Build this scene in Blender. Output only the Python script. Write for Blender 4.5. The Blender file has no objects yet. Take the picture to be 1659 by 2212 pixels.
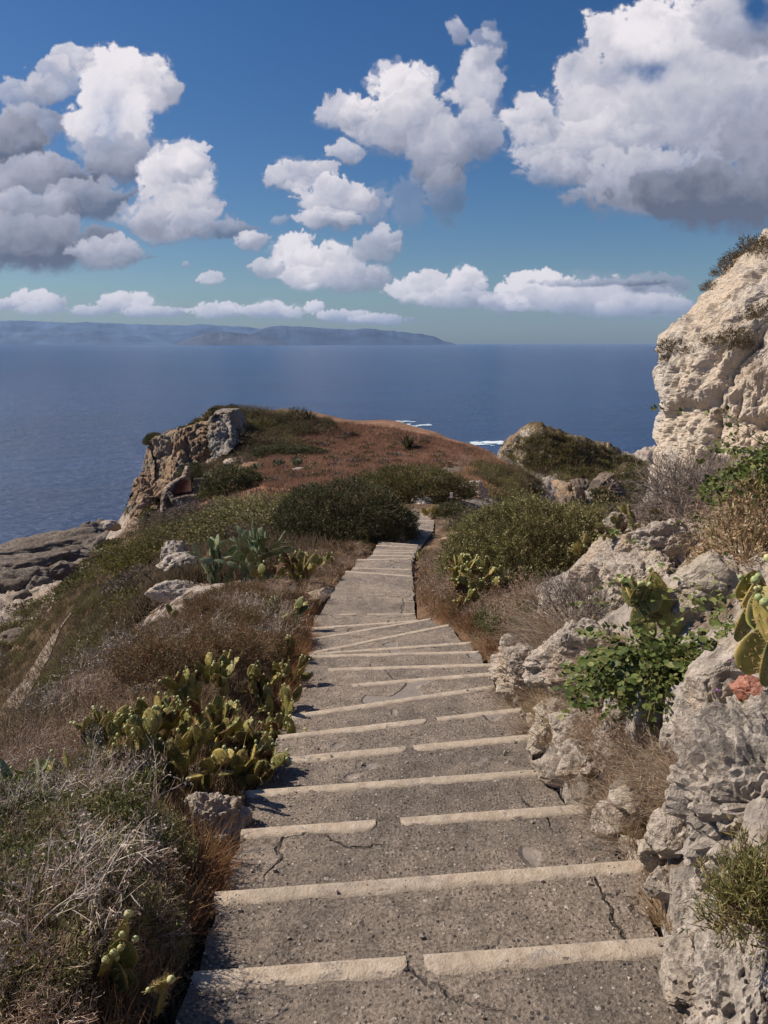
import bpy, bmesh, math, random
import numpy as np
from mathutils import Vector, Matrix
from mathutils.bvhtree import BVHTree

# ------------------------------------------------------------------ camera, world, sun, exposure
scene = bpy.context.scene
COL = scene.collection
PITCH = math.radians(12.4)
FOC = 769.0                       # focal length in pixels of a 1024 px high picture
SEA = -50.0
camd = bpy.data.cameras.new("camera")
cam = bpy.data.objects.new("camera", camd)
COL.objects.link(cam)
cam.location = (0, 0, 0)
cam.rotation_euler = (math.radians(90) - PITCH, 0, 0)
camd.sensor_fit = 'VERTICAL'
camd.sensor_height = 36.0
camd.lens = 36.0 * FOC / 1024.0
camd.clip_start = 0.05
camd.clip_end = 200000.0
scene.camera = cam

scene.view_settings.view_transform = 'Standard'
scene.view_settings.look = 'None'
scene.view_settings.exposure = 0.30
scene.view_settings.gamma = 1.0
scene.render.engine = 'CYCLES'
cy = scene.cycles
cy.max_bounces = 5
cy.diffuse_bounces = 2
cy.glossy_bounces = 2
cy.transmission_bounces = 2
cy.transparent_max_bounces = 4
cy.volume_bounces = 0
cy.use_denoising = True
cy.caustics_reflective = False
cy.caustics_refractive = False

SUN_EL = math.radians(43)
SUN_AZ = math.radians(-73)        # from +Y, positive towards +X
SUN_DIR = Vector((math.sin(SUN_AZ) * math.cos(SUN_EL), math.cos(SUN_AZ) * math.cos(SUN_EL), math.sin(SUN_EL)))
sund = bpy.data.lights.new("sun", 'SUN')
sund.energy = 5.0
sund.angle = math.radians(0.5)
sund.color = (1.0, 0.88, 0.75)
sun = bpy.data.objects.new("sun", sund)
COL.objects.link(sun)
sun.rotation_euler = SUN_DIR.to_track_quat('Z', 'Y').to_euler()
sun.location = (-30, 10, 60)

# ------------------------------------------------------------------ noise
_rs = np.random.RandomState(7)
_PERM = _rs.permutation(512).astype(np.int64)
_G3 = _rs.normal(size=(512, 3)); _G3 /= np.linalg.norm(_G3, axis=1)[:, None]
_ga = _rs.rand(512) * 2 * np.pi
_G2 = np.stack([np.cos(_ga), np.sin(_ga)], 1)


def perlin2(x, y, seed=0):
    xi = np.floor(x).astype(np.int64); yi = np.floor(y).astype(np.int64)
    xf = x - xi; yf = y - yi
    u = xf * xf * xf * (xf * (xf * 6 - 15) + 10); v = yf * yf * yf * (yf * (yf * 6 - 15) + 10)
    def g(i, j):
        h = _PERM[(_PERM[(xi + i + seed * 37) & 511] + yi + j + seed * 11) & 511]
        gr = _G2[h]
        return gr[..., 0] * (xf - i) + gr[..., 1] * (yf - j)
    a = g(0, 0); b = g(1, 0); c = g(0, 1); d = g(1, 1)
    return (a + u * (b - a)) * (1 - v) + (c + u * (d - c)) * v


def fbm2(x, y, octs=5, seed=0, gain=0.5, lac=2.03):
    s = 0; a = 1.0; f = 1.0; t = 0
    for o in range(octs):
        s = s + a * perlin2(x * f + 17.3 * o, y * f - 9.1 * o, seed + o); t += a
        a *= gain; f *= lac
    return s / t * 1.6


def perlin3(p, seed=0):
    pi = np.floor(p).astype(np.int64); pf = p - pi
    w = pf * pf * pf * (pf * (pf * 6 - 15) + 10)
    r = 0
    for i in (0, 1):
        for j in (0, 1):
            for k in (0, 1):
                h = _PERM[(_PERM[(_PERM[(pi[:, 0] + i + seed * 31) & 511] + pi[:, 1] + j) & 511] + pi[:, 2] + k) & 511]
                d = pf - np.array([i, j, k])
                n = (_G3[h] * d).sum(1)
                ww = (w[:, 0] if i else 1 - w[:, 0]) * (w[:, 1] if j else 1 - w[:, 1]) * (w[:, 2] if k else 1 - w[:, 2])
                r = r + n * ww
    return r


def fbm3(p, octs=5, seed=0, gain=0.5, ridged=False):
    s = 0; a = 1.0; f = 1.0; t = 0
    for o in range(octs):
        n = perlin3(p * f + 5.7 * o, seed + o)
        if ridged:
            n = 0.5 - np.abs(n) * 1.8
        s = s + a * n; t += a; a *= gain; f *= 2.07
    return s / t * (1.0 if ridged else 1.6)


def cells3(p, seed=0):
    """cellular noise: distance to the border between cells, and a random value for the cell"""
    pi = np.floor(p).astype(np.int64); pf = p - pi
    f1 = np.full(len(p), 9.0); f2 = np.full(len(p), 9.0); rid = np.zeros(len(p))
    for i in (-1, 0, 1):
        for j in (-1, 0, 1):
            for k in (-1, 0, 1):
                h = _PERM[(_PERM[(_PERM[(pi[:, 0] + i + seed * 31) & 511] + pi[:, 1] + j) & 511] + pi[:, 2] + k) & 511]
                c = np.array([i, j, k]) + 0.5 + _G3[h] * 0.45
                d = np.sqrt(((c - pf) ** 2).sum(1))
                m = d < f1
                f2 = np.where(m, f1, np.minimum(f2, d)); rid = np.where(m, h / 511.0, rid); f1 = np.where(m, d, f1)
    return f2 - f1, rid


def blocky(p, freq, amp, seed, crack=0.6, aniso=(1, 1, 1)):
    """broken rock faces: offset cells with clefts between them, at three sizes"""
    w = np.stack([fbm3(p * freq * .9 + 11.3 * q, 3, seed + q) for q in range(3)], 1) * .35
    r = 0
    for o, (f, a) in enumerate(((1, 1.0), (2.3, .5), (5.1, .22))):
        e, c = cells3((p * freq + w) * f * np.array(aniso) + o * 7.7, seed + o)
        r = r + a * ((c - .5) * (1 - np.exp(-e * 9)) - crack * np.exp(-e * 11) * .6)
    return r * amp


def sstep(a, b, x):
    t = np.clip((x - a) / (b - a), 0, 1)
    return t * t * (3 - 2 * t)


# ------------------------------------------------------------------ photograph direction helpers
# (px, py) are positions in a 1659 x 2212 view of the photograph; they give a direction from the viewpoint
KPX = (768.0 / 1659.0) / FOC
CP, SP = math.cos(PITCH), math.sin(PITCH)


def ray(px, py):
    a = (px - 829.5) * KPX; b = (1106 - py) * KPX
    return a, CP + b * SP, -SP + b * CP


def ut(px, py):
    x, y, z = ray(px, py)
    return x / y, z / y


def at_y(px, py, y):
    u, t = ut(px, py)
    return np.array([u * y, y, t * y])


def at_z(px, py, z):
    u, t = ut(px, py)
    y = z / t
    return np.array([u * y, y, z])


def proj(x, y, z):
    f = np.maximum(y * CP - z * SP, 1e-3)
    r = y * SP + z * CP
    return 829.5 + x / f / KPX, 1106 - r / f / KPX


# ------------------------------------------------------------------ the sky: Nishita blue, cumulus as a map in azimuth and elevation
AZ0, AZ1, EL0, EL1 = -75.0, 75.0, -1.0, 69.0
CW, CH = 2100, 980


def make_clouds():
    az = np.radians(np.linspace(AZ0, AZ1, CW))[None, :]
    el = np.radians(np.linspace(EL0, EL1, CH))[:, None]
    x = np.sin(az) * np.cos(el); y = np.cos(az) * np.cos(el); z = np.sin(el) + 0 * az
    px, py = proj(x, y, z)
    px = np.clip(px, -3000, 5000); py = np.clip(py, -4000, 2000)
    B = [  # cx, cy, rx, ry, weight, darkness
        (270, 185, 125, 95, 1, .0), (235, 275, 100, 110, 1, .0), (275, 345, 115, 60, .9, .5), (150, 125, 55, 42, .8, .0), (110, 175, 65, 50, .7, .1),
        (55, 200, 70, 50, .7, .2), (55, 280, 90, 60, .8, .45), (10, 330, 100, 95, 1, .7), (90, 400, 140, 75, 1, .6), (185, 435, 115, 52, .9, .6), (50, 460, 140, 60, 1, .5),
        (60, 530, 210, 72, 1, .6), (235, 548, 85, 42, .9, .35), (375, 405, 95, 95, 1, .05), (405, 350, 62, 52, .9, .0), (380, 475, 118, 58, 1, .25), (480, 496, 75, 22, .8, .6),
        (540, 522, 42, 27, .9, .15), (310, 470, 70, 45, .6, .3), (455, 603, 34, 16, .8, .1), (400, 573, 12, 7, .6, .2),
        (870, 195, 80, 75, 1, .0), (820, 262, 100, 62, 1, .1), (745, 245, 75, 42, .8, .1), (745, 330, 48, 28, .8, .15), (905, 275, 120, 85, 1, .25),
        (945, 345, 75, 85, .9, .45), (965, 420, 48, 62, .55, .6), (1040, 190, 62, 95, .8, .1), (990, 65, 26, 38, .6, .1), (1060, 70, 14, 32, .4, .1), (1030, 285, 65, 65, .8, .3),
        (880, 440, 45, 70, .35, .3), (1050, 110, 46, 50, .5, .2),
        (650, 380, 92, 42, .9, .1), (725, 430, 95, 55, .95, .15), (705, 478, 75, 32, .9, .2), (800, 440, 50, 50, .5, .2), (600, 480, 24, 15, .5, .2),
        (635, 540, 50, 42, .95, .0), (705, 575, 110, 52, 1, .1), (655, 602, 60, 30, .9, .1), (575, 580, 40, 26, .8, .1), (765, 602, 90, 34, .9, .35), (815, 530, 55, 48, .85, .25),
        (820, 600, 30, 35, .6, .3),
        (1335, 220, 170, 145, 1, .15), (1450, 115, 210, 140, 1, .05), (1570, 210, 230, 220, 1.1, .2), (1600, 40, 130, 90, .9, .2), (1255, 325, 170, 75, .95, .25),
        (1150, 262, 75, 58, .9, .1), (1400, 398, 190, 82, 1, .4), (1570, 425, 240, 88, 1.1, .78), (1200, 370, 90, 40, .6, .3), (1750, 300, 220, 220, 1, .5), (1900, 150, 220, 200, 1, .3),
        (920, 626, 92, 44, 1, .1), (1012, 616, 52, 42, 1, .1), (1000, 650, 100, 22, .9, .4), (1100, 655, 75, 25, .9, .4), (1170, 630, 115, 46, 1, .0), (1300, 645, 200, 46, 1, .3),
        (1420, 615, 85, 30, .7, .7), (1400, 662, 130, 30, .95, .4), (1290, 612, 160, 10, .5, .8),
        (80, 655, 78, 32, 1, .2), (10, 657, 50, 16, .9, .2), (270, 655, 72, 28, 1, .15), (330, 675, 80, 15, 1, .3), (200, 672, 62, 14, .9, .3), (470, 672, 72, 22, 1, .2),
        (580, 672, 82, 21, 1, .2), (680, 667, 30, 20, 1, .2), (740, 686, 74, 17, 1, .3), (820, 690, 68, 15, 1, .3),
        (-260, 300, 190, 120, 1, .4), (-420, 520, 260, 60, 1, .4), (-200, 650, 130, 20, .9, .2), (-600, 150, 240, 150, 1, .2), (-900, 480, 300, 90, 1, .4),
        (2000, 560, 220, 50, 1, .4), (2300, 300, 260, 120, 1, .3), (1950, 660, 160, 18, .9, .2), (2700, 560, 300, 60, 1, .3), (600, -350, 220, 120, 1, .3), (1300, -420, 260, 140, 1, .3), (0, -260, 180, 100, 1, .3)]
    holes = [(1392, 150, 70, 26, .55), (1640, 10, 40, 50, .9), (232, 248, 40, 60, .35), (1230, 150, 30, 60, .2)]
    fine = sstep(480, 660, py)
    fx = 1 - 0.72 * fine
    wx = (fbm2(px / 75, py / 75, 6, 3, .55) * 24) * fx
    wy = (fbm2(px / 75 + 40, py / 75 + 9, 6, 5, .55) * 24) * fx
    qx, qy = px + wx, py + wy

    def puff(s, seed, octs):
        a = 1.0; f = 1.0; t = 0; r = 0
        for o in range(octs):
            r = r + a * np.abs(perlin2((qx + 3 * o) / s * f + 7.1 * o, (qy - 5 * o) / s * f * 1.1 - 3.3 * o, seed + o))
            t += a; a *= 0.58; f *= 1.93
        return r / t * 2.6 - 0.62
    PF = [puff(90, 51, 8), puff(42, 57, 7), puff(22, 61, 6)]
    soft_n = fbm2(px / 150, py / 110, 4, 91)
    med_n = fbm2(qx / 48, qy / 40, 5, 95, .5)
    wis = fbm2((px + 0.5 * py) / 60, (py - .4 * px) / 90, 8, 81, 0.66)
    LUM = np.full_like(px, 0.62); A = np.zeros_like(px)
    rr = np.random.RandomState(12)
    work = []
    for cx, cy_, rx, ry, w, dk in B:
        work.append((cx, cy_, rx, ry, w, dk, 1.0))
        k = 0 if min(rx, ry) < 12 else 3 if min(rx, ry) < 28 else 6 if min(rx, ry) < 60 else 10
        for _ in range(k):
            a = rr.uniform(0, 2 * np.pi); q = math.sqrt(rr.rand()) * 0.72; s = rr.uniform(.28, .55)
            work.append((cx + math.cos(a) * q * rx, cy_ + math.sin(a) * q * ry, rx * s, max(ry * s, rx * s * .45), w * 0.9, dk + (0.12 if math.sin(a) > .3 else -.05), 0.55))
    for cx, cy_, rx, ry, w, dk, main in work:
        m = ((np.abs(px - cx) < rx * 1.6 + 30) & (np.abs(py - cy_) < ry * 1.6 + 30))
        if not m.any(): continue
        gx = (qx[m] - cx) / (rx * 1.08); gy = (qy[m] - cy_) / (ry * 1.08)
        size = min(rx, ry)
        pf = PF[0][m] if size > 55 else PF[1][m] if size > 24 else PF[2][m]
        below = sstep(-0.1, 0.8, gy)
        d = (1 - (gx * gx + gy * gy)) * 1.3 + pf * (1.15 - 0.6 * below) + wis[m] * 0.44 * w
        wid = (0.36 + 0.55 * below) if main == 1 else 0.55
        a = sstep(0.0, 1.0, d / wid) * min(w, 1) * (1 if main == 1 else max(0.15, 0.8 - 0.95 * dk))
        ramp_ = sstep(-0.85, 1.0, gy * 0.85 + gx * 0.35 + 0.35 * med_n[m])
        top = 1.0 - 0.62 * dk; bot = top - 0.46 - 0.22 * dk
        if main < 1: bot = top - 0.26 - .15 * dk
        li = top + (bot - top) * ramp_ + 0.10 * sstep(0.35, 0.0, d) * (1 - below) - 0.10 * pf
        # a later lobe only tints where cloud exists, main lobes also add cover
        LUM[m] = LUM[m] * (1 - a) + li * a
        if main == 1:
            A[m] = 1 - (1 - A[m]) * (1 - a)
        else:
            A[m] = np.maximum(A[m], a * sstep(0, .6, A[m] + .25))
    for cx, cy_, rx, ry, w in holes:
        A *= 1 - np.clip(w * 1.3 * np.exp(-(((qx - cx) / rx) ** 2 + ((qy - cy_) / ry) ** 2)) + 0.6 * wis * (w > 0) * np.exp(-(((px - cx) / rx / 1.6) ** 2 + ((py - cy_) / ry / 1.6) ** 2)), 0, 1)
    lum = LUM + 0.10 * soft_n + 0.05 * med_n + 0.05 * wis
    lum = lum - 0.16 * sstep(0.75, 0.2, A)          # thin edges let the blue through
    lum = lum + .12 * sstep(570, 640, py)
    lum = np.clip((lum - .70) * 1.22 + .66, 0.12, 1.02)
    alpha = A * (1 - 0.10 * sstep(0.1, -0.5, wis))
    c_hi = np.array([0.86, 0.81, 0.84]); c_mid = np.array([0.42, 0.43, 0.52]); c_lo = np.array([0.12, 0.135, 0.19])
    l = lum[..., None]
    col = np.where(l > 0.6, c_mid + (c_hi - c_mid) * np.clip((l - .6) / .38, 0, 1), c_lo + (c_mid - c_lo) * np.clip((l - .16) / .44, 0, 1))
    # far cumulus is veiled by air
    veil = (sstep(560, 720, py) * 0.12)[..., None]
    col = col * (1 - veil) + np.array([0.33, 0.45, 0.62]) * veil
    # fade at the borders of the map
    ex = np.minimum(np.linspace(0, 1, CW), np.linspace(1, 0, CW))[None, :] * 14
    ey = np.linspace(1, 0, CH)[:, None] * 10
    alpha = alpha * np.clip(ex, 0, 1) * np.clip(ey, 0, 1)
    return np.dstack([col, alpha]).astype(np.float32)


img = bpy.data.images.new("cumulus", CW, CH, alpha=True, float_buffer=True, is_data=True)
img.colorspace_settings.name = 'Non-Color'
img.alpha_mode = 'CHANNEL_PACKED'
img.pixels.foreach_set(make_clouds().ravel())
img.update()
img.pack()

world = bpy.data.worlds.new("World")
scene.world = world
world.use_nodes = True
nt = world.node_tree
nt.nodes.clear()
N = nt.nodes.new
L = nt.links.new
out = N('ShaderNodeOutputWorld')
sky = N('ShaderNodeTexSky')
sky.sky_type = 'NISHITA'
sky.sun_disc = False
sky.sun_elevation = SUN_EL
sky.sun_rotation = SUN_AZ
sky.altitude = 60
sky.air_density = 1.0
sky.dust_density = 0.6
sky.ozone_density = 2.2
hsv = N('ShaderNodeHueSaturation')
hsv.inputs['Saturation'].default_value = 1.36
hsv.inputs['Value'].default_value = 1.0
hsv.inputs['Hue'].default_value = 0.506
bg1 = N('ShaderNodeBackground'); bg1.inputs[1].default_value = 0.064
bg2 = N('ShaderNodeBackground'); bg2.inputs[1].default_value = 0.84
mix = N('ShaderNodeMixShader')
tc = N('ShaderNodeTexCoord')
sep = N('ShaderNodeSeparateXYZ')
L(tc.outputs['Generated'], sep.inputs[0])


def wm(op, a, b=None):
    n = N('ShaderNodeMath'); n.operation = op
    for i, v in enumerate((a, b)):
        if v is None:
            continue
        if isinstance(v, (int, float)):
            n.inputs[i].default_value = v
        else:
            L(v, n.inputs[i])
    return n.outputs[0]


az_n = wm('ARCTAN2', sep.outputs[0], sep.outputs[1])
el_n = wm('ARCSINE', sep.outputs[2])
u_n = wm('DIVIDE', wm('SUBTRACT', wm('MULTIPLY', az_n, 180 / math.pi), AZ0), AZ1 - AZ0)
v_n = wm('DIVIDE', wm('SUBTRACT', wm('MULTIPLY', el_n, 180 / math.pi), EL0), EL1 - EL0)
cmb = N('ShaderNodeCombineXYZ'); L(u_n, cmb.inputs[0]); L(v_n, cmb.inputs[1])
tex = N('ShaderNodeTexImage'); tex.image = img; tex.extension = 'CLIP'; tex.interpolation = 'Linear'
L(cmb.outputs[0], tex.inputs[0])
L(sky.outputs[0], hsv.inputs['Color']); 
tint = N('ShaderNodeMix'); tint.data_type = 'RGBA'; tint.blend_type = 'MULTIPLY'; tint.inputs[0].default_value = 1.0
tint.inputs[7].default_value = (0.69, 0.80, 0.90, 1)
L(hsv.outputs[0], tint.inputs[6]); L(tint.outputs[2], bg1.inputs[0])
L(tex.outputs[0], bg2.inputs[0])
L(tex.outputs[1], mix.inputs[0]); L(bg1.outputs[0], mix.inputs[1]); L(bg2.outputs[0], mix.inputs[2])
L(mix.outputs[0], out.inputs[0])
world.cycles.sampling_method = 'MANUAL'
world.cycles.sample_map_resolution = 512


# ------------------------------------------------------------------ object helpers
def tag(o, label=None, cat=None, group=None, kind=None):
    if label: o["label"] = label
    if cat: o["category"] = cat
    if group: o["group"] = group
    if kind: o["kind"] = kind
    return o


def mesh_data(name, verts, faces, mats=(), fmat=None, colors=None, smooth=True, uv=None):
    """faces: int array (n,3) or (n,4), or a list of two such arrays"""
    me = bpy.data.meshes.new(name)
    verts = np.asarray(verts, dtype=np.float32)
    if not isinstance(faces, list):
        faces = [faces]
    faces = [np.asarray(f, dtype=np.int32) for f in faces if len(f)]
    tot = np.concatenate([np.full(len(f), f.shape[1], np.int32) for f in faces])
    loops = np.concatenate([f.ravel() for f in faces])
    me.vertices.add(len(verts)); me.vertices.foreach_set('co', verts.ravel())
    me.loops.add(len(loops)); me.loops.foreach_set('vertex_index', loops)
    me.polygons.add(len(tot))
    st = np.zeros(len(tot), np.int32); st[1:] = np.cumsum(tot)[:-1]
    me.polygons.foreach_set('loop_start', st)
    me.polygons.foreach_set('loop_total', tot)
    for m in mats:
        me.materials.append(m)
    if fmat is not None:
        me.polygons.foreach_set('material_index', np.asarray(fmat, np.int32))
    me.polygons.foreach_set('use_smooth', np.full(len(tot), bool(smooth)))
    if colors is not None:
        ca = me.color_attributes.new('Col', 'FLOAT_COLOR', 'POINT')
        c = np.ones((len(verts), 4), np.float32); c[:, :colors.shape[1]] = colors
        ca.data.foreach_set('color', c.ravel())
    me.update()
    me.validate()
    return me


def add(name, data, loc=(0, 0, 0), parent=None, rot=(0, 0, 0), scl=(1, 1, 1)):
    o = bpy.data.objects.new(name, data)
    COL.objects.link(o)
    o.location = loc; o.rotation_euler = rot; o.scale = scl
    if parent is not None:
        o.parent = parent
    return o


class Geo:
    """collects vertex, face, colour arrays and material indices"""
    def __init__(s):
        s.v = []; s.t = []; s.q = []; s.c = []; s.tm = []; s.qm = []; s.n = 0

    def add(s, v, f, c=(1, 1, 1), m=0):
        v = np.asarray(v, float); f = np.asarray(f)
        if f.shape[1] == 3:
            s.t.append(f + s.n); s.tm.append(np.full(len(f), m))
        else:
            s.q.append(f + s.n); s.qm.append(np.full(len(f), m))
        c = np.asarray(c, float)
        if c.ndim == 1:
            c = np.tile(c, (len(v), 1))
        s.v.append(v); s.c.append(c); s.n += len(v)

    def data(s, name, mats, smooth=False):
        fs = []; fm = []
        if s.t: fs.append(np.concatenate(s.t)); fm.append(np.concatenate(s.tm))
        if s.q: fs.append(np.concatenate(s.q)); fm.append(np.concatenate(s.qm))
        return mesh_data(name, np.concatenate(s.v), fs, mats, np.concatenate(fm), np.concatenate(s.c), smooth)


def grid_faces(nu, nv):
    i = np.arange(nu - 1)[None, :] + np.arange(nv - 1)[:, None] * nu
    i = i.ravel()
    return np.stack([i, i + 1, i + 1 + nu, i + nu], 1)


# ------------------------------------------------------------------ materials
def new_mat(name):
    m = bpy.data.materials.new(name); m.use_nodes = True
    t = m.node_tree; t.nodes.clear()
    o = t.nodes.new('ShaderNodeOutputMaterial')
    b = t.nodes.new('ShaderNodeBsdfPrincipled')
    t.links.new(b.outputs[0], o.inputs[0])
    b.inputs['Roughness'].default_value = 0.9
    b.inputs['Specular IOR Level'].default_value = 0.25
    return m, t, b, o


def nz(t, scale, detail=5, rough=0.55, vec=None, dist=0.0):
    n = t.nodes.new('ShaderNodeTexNoise')
    n.inputs['Scale'].default_value = scale
    n.inputs['Detail'].default_value = detail
    n.inputs['Roughness'].default_value = rough
    n.inputs['Distortion'].default_value = dist
    if vec is not None: t.links.new(vec, n.inputs['Vector'])
    return n.outputs['Fac']


def ramp(t, fac, stops, interp='LINEAR'):
    r = t.nodes.new('ShaderNodeValToRGB')
    r.color_ramp.interpolation = interp
    e = r.color_ramp.elements
    while len(e) < len(stops): e.new(0.5)
    for k, (p, c) in enumerate(stops):
        e[k].position = p
        e[k].color = (c, c, c, 1) if isinstance(c, (int, float)) else (*c, 1)
    t.links.new(fac, r.inputs[0])
    return r.outputs[0]


def mixc(t, fac, a, b, mode='MIX'):
    m = t.nodes.new('ShaderNodeMix'); m.data_type = 'RGBA'; m.blend_type = mode
    for sock, v in ((m.inputs[0], fac), (m.inputs[6], a), (m.inputs[7], b)):
        if isinstance(v, (int, float)): sock.default_value = v
        elif isinstance(v, tuple): sock.default_value = (*v, 1)
        else: t.links.new(v, sock)
    return m.outputs[2]


def mth(t, op, a, b=None):
    n = t.nodes.new('ShaderNodeMath'); n.operation = op
    for i, v in enumerate((a, b)):
        if v is None: continue
        if isinstance(v, (int, float)): n.inputs[i].default_value = v
        else: t.links.new(v, n.inputs[i])
    return n.outputs[0]


def bump(t, b, h, strength, dist, prev=None):
    n = t.nodes.new('ShaderNodeBump')
    n.inputs['Strength'].default_value = strength
    n.inputs['Distance'].default_value = dist
    t.links.new(h, n.inputs['Height'])
    if prev is not None: t.links.new(prev, n.inputs['Normal'])
    t.links.new(n.outputs[0], b.inputs['Normal'])
    return n.outputs[0]


def pos(t):
    g = t.nodes.new('ShaderNodeNewGeometry')
    return g.outputs['Position']


def objc(t):
    g = t.nodes.new('ShaderNodeTexCoord')
    return g.outputs['Object']


def col_attr(t):
    a = t.nodes.new('ShaderNodeAttribute'); a.attribute_name = 'Col'
    return a.outputs['Color']


def rock_mat(name, base, light, dark, warm, scale=1.0, bstr=0.6, wvec=False, vor=6.0):
    m, t, b, o = new_mat(name)
    p = pos(t) if wvec else objc(t)
    n1 = nz(t, 1.1 * scale, 6, 0.6, p, 0.6)
    n2 = nz(t, 6.0 * scale, 8, 0.68, p, 0.4)
    n3 = nz(t, 38.0 * scale, 6, 0.7, p)
    c = ramp(t, n2, [(0.30, dark), (0.47, base), (0.66, light)])
    c = mixc(t, ramp(t, n1, [(0.46, 0.0), (0.62, 1.0)]), c, mixc(t, 0.6, c, warm))
    c = mixc(t, 0.55, c, ramp(t, n3, [(0.3, (0.25, 0.24, 0.24)), (0.55, (0.95, 0.95, 0.95))]), 'MULTIPLY')
    v = t.nodes.new('ShaderNodeTexVoronoi'); v.feature = 'DISTANCE_TO_EDGE'
    v.inputs['Scale'].default_value = vor * scale
    vv = t.nodes.new('ShaderNodeVectorMath'); vv.operation = 'ADD'
    nn = t.nodes.new('ShaderNodeTexNoise'); nn.inputs['Scale'].default_value = 5 * scale; nn.inputs['Detail'].default_value = 4
    t.links.new(p, nn.inputs['Vector'])
    sc = t.nodes.new('ShaderNodeVectorMath'); sc.operation = 'SCALE'; sc.inputs[3].default_value = 0.5 / scale
    t.links.new(nn.outputs['Color'], sc.inputs[0]); t.links.new(p, vv.inputs[0]); t.links.new(sc.outputs[0], vv.inputs[1])
    t.links.new(vv.outputs[0], v.inputs['Vector'])
    crack = ramp(t, v.outputs['Distance'], [(0.0, 0.0), (0.07, 1.0)])
    t.links.new(c, b.inputs['Base Color'])
    h = mth(t, 'ADD', mth(t, 'MULTIPLY', n2, 1.0), mth(t, 'MULTIPLY', n3, 0.35))
    h = mth(t, 'ADD', h, mth(t, 'MULTIPLY', crack, 0.06))
    bump(t, b, h, bstr, 0.09 / scale)
    b.inputs['Roughness'].default_value = 0.95
    return m


def leaf_mat(name, transl=0.25, rough=0.55, spec=0.3, var=0.25):
    m, t, b, o = new_mat(name)
    c = col_attr(t)
    oi = t.nodes.new('ShaderNodeObjectInfo')
    h = t.nodes.new('ShaderNodeHueSaturation')
    t.links.new(c, h.inputs['Color'])
    t.links.new(mth(t, 'ADD', mth(t, 'MULTIPLY', oi.outputs['Random'], var), 1 - var / 2), h.inputs['Value'])
    h.inputs['Saturation'].default_value = 1.0
    t.links.new(h.outputs[0], b.inputs['Base Color'])
    b.inputs['Roughness'].default_value = rough
    b.inputs['Specular IOR Level'].default_value = spec
    if transl > 0:
        tr = t.nodes.new('ShaderNodeBsdfTranslucent'); t.links.new(h.outputs[0], tr.inputs[0])
        mx = t.nodes.new('ShaderNodeMixShader'); mx.inputs[0].default_value = transl
        t.links.new(b.outputs[0], mx.inputs[1]); t.links.new(tr.outputs[0], mx.inputs[2])
        t.links.new(mx.outputs[0], o.inputs[0])
    return m


M_LEAF = leaf_mat('foliage', 0.22)
M_TWIG = leaf_mat('dry_twigs', 0.0, 0.9, 0.1)
M_GRASS = leaf_mat('dry_grass_blades', 0.3, 0.8, 0.15)

# ------------------------------------------------------------------ stairs: front edges of the treads, measured left and right
STEP_LINES = [  # lx, ly, rx, ry of each painted edge
    (418, 2103, 1446, 2027), (464, 1930, 1385, 1860), (521, 1794, 1268, 1739), (531, 1710, 1161, 1664),
    (584, 1640, 1144, 1588), (600, 1590, 1124, 1530), (622, 1546, 1066, 1481), (640, 1488, 1064, 1453),
    (650, 1446, 1062, 1434), (653, 1416, 1034, 1407), (667, 1412, 1017, 1387), (667, 1410, 968, 1349),
    (669, 1380, 930, 1336), (673, 1356, 905, 1340), (680, 1327, 897, 1325.5), (747, 1233.5, 891, 1244), (762, 1226.5, 889, 1229.5),
    (771, 1208.6, 889, 1206.5), (802, 1199, 893, 1200), (806, 1191.5, 896, 1194), (808, 1187.5, 897, 1190), (813, 1177.5, 901, 1182), (818, 1170, 904, 1177)]
EDGES = []
z = -2.30
for k, (lx, ly, rx, ry) in enumerate(STEP_LINES):
    if k == 15: z -= 0.30
    elif k: z -= 0.145
    EDGES.append((at_z(lx, ly, z), at_z(rx, ry, z), z))
z_end = z
# landing in shade, then the last flight down to the saddle
for (lx, ly, rx, ry, dz) in [(889, 1138, 935, 1147, .38), (889, 1123.5, 938, 1124, .15), (887, 1115, 925, 1115, .14), (886, 1108.5, 912, 1108, .14), (881, 1101, 900, 1099, .14)]:
    z_end -= dz
    EDGES.append((at_z(lx, ly, z_end), at_z(rx, ry, z_end), z_end))
# the treads behind the picture's lower edge, up to where the photographer stands
l0, r0, z0 = EDGES[0]
PRE = []
for k in range(1, 8):
    f = k * 0.62
    PRE.append((np.array([l0[0] - 0.02 * k, l0[1] - f, z0 + .145 * k]), np.array([r0[0] + 0.03 * k, r0[1] - f, z0 + .145 * k]), z0 + .145 * k))
ALL_EDGES = PRE[::-1] + EDGES


def in_quad(x, y, q, grow=0.0):
    """q: 4 points counter-clockwise"""
    inside = np.ones_like(x, bool)
    for k in range(4):
        a = q[k]; b = q[(k + 1) % 4]
        ex, ey = b[0] - a[0], b[1] - a[1]
        ln = math.hypot(ex, ey) + 1e-9
        inside &= ((x - a[0]) * ey - (y - a[1]) * ex) / ln < grow
    return inside


# ------------------------------------------------------------------ terrain
CTRL = []   # (u, v=log y, t=z/y)


def cpx(px, py, y):
    u, t = ut(px, py); CTRL.append((u, math.log(y), t))


def cw(x, y, z):
    CTRL.append((x / y, math.log(y), z / y))


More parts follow.
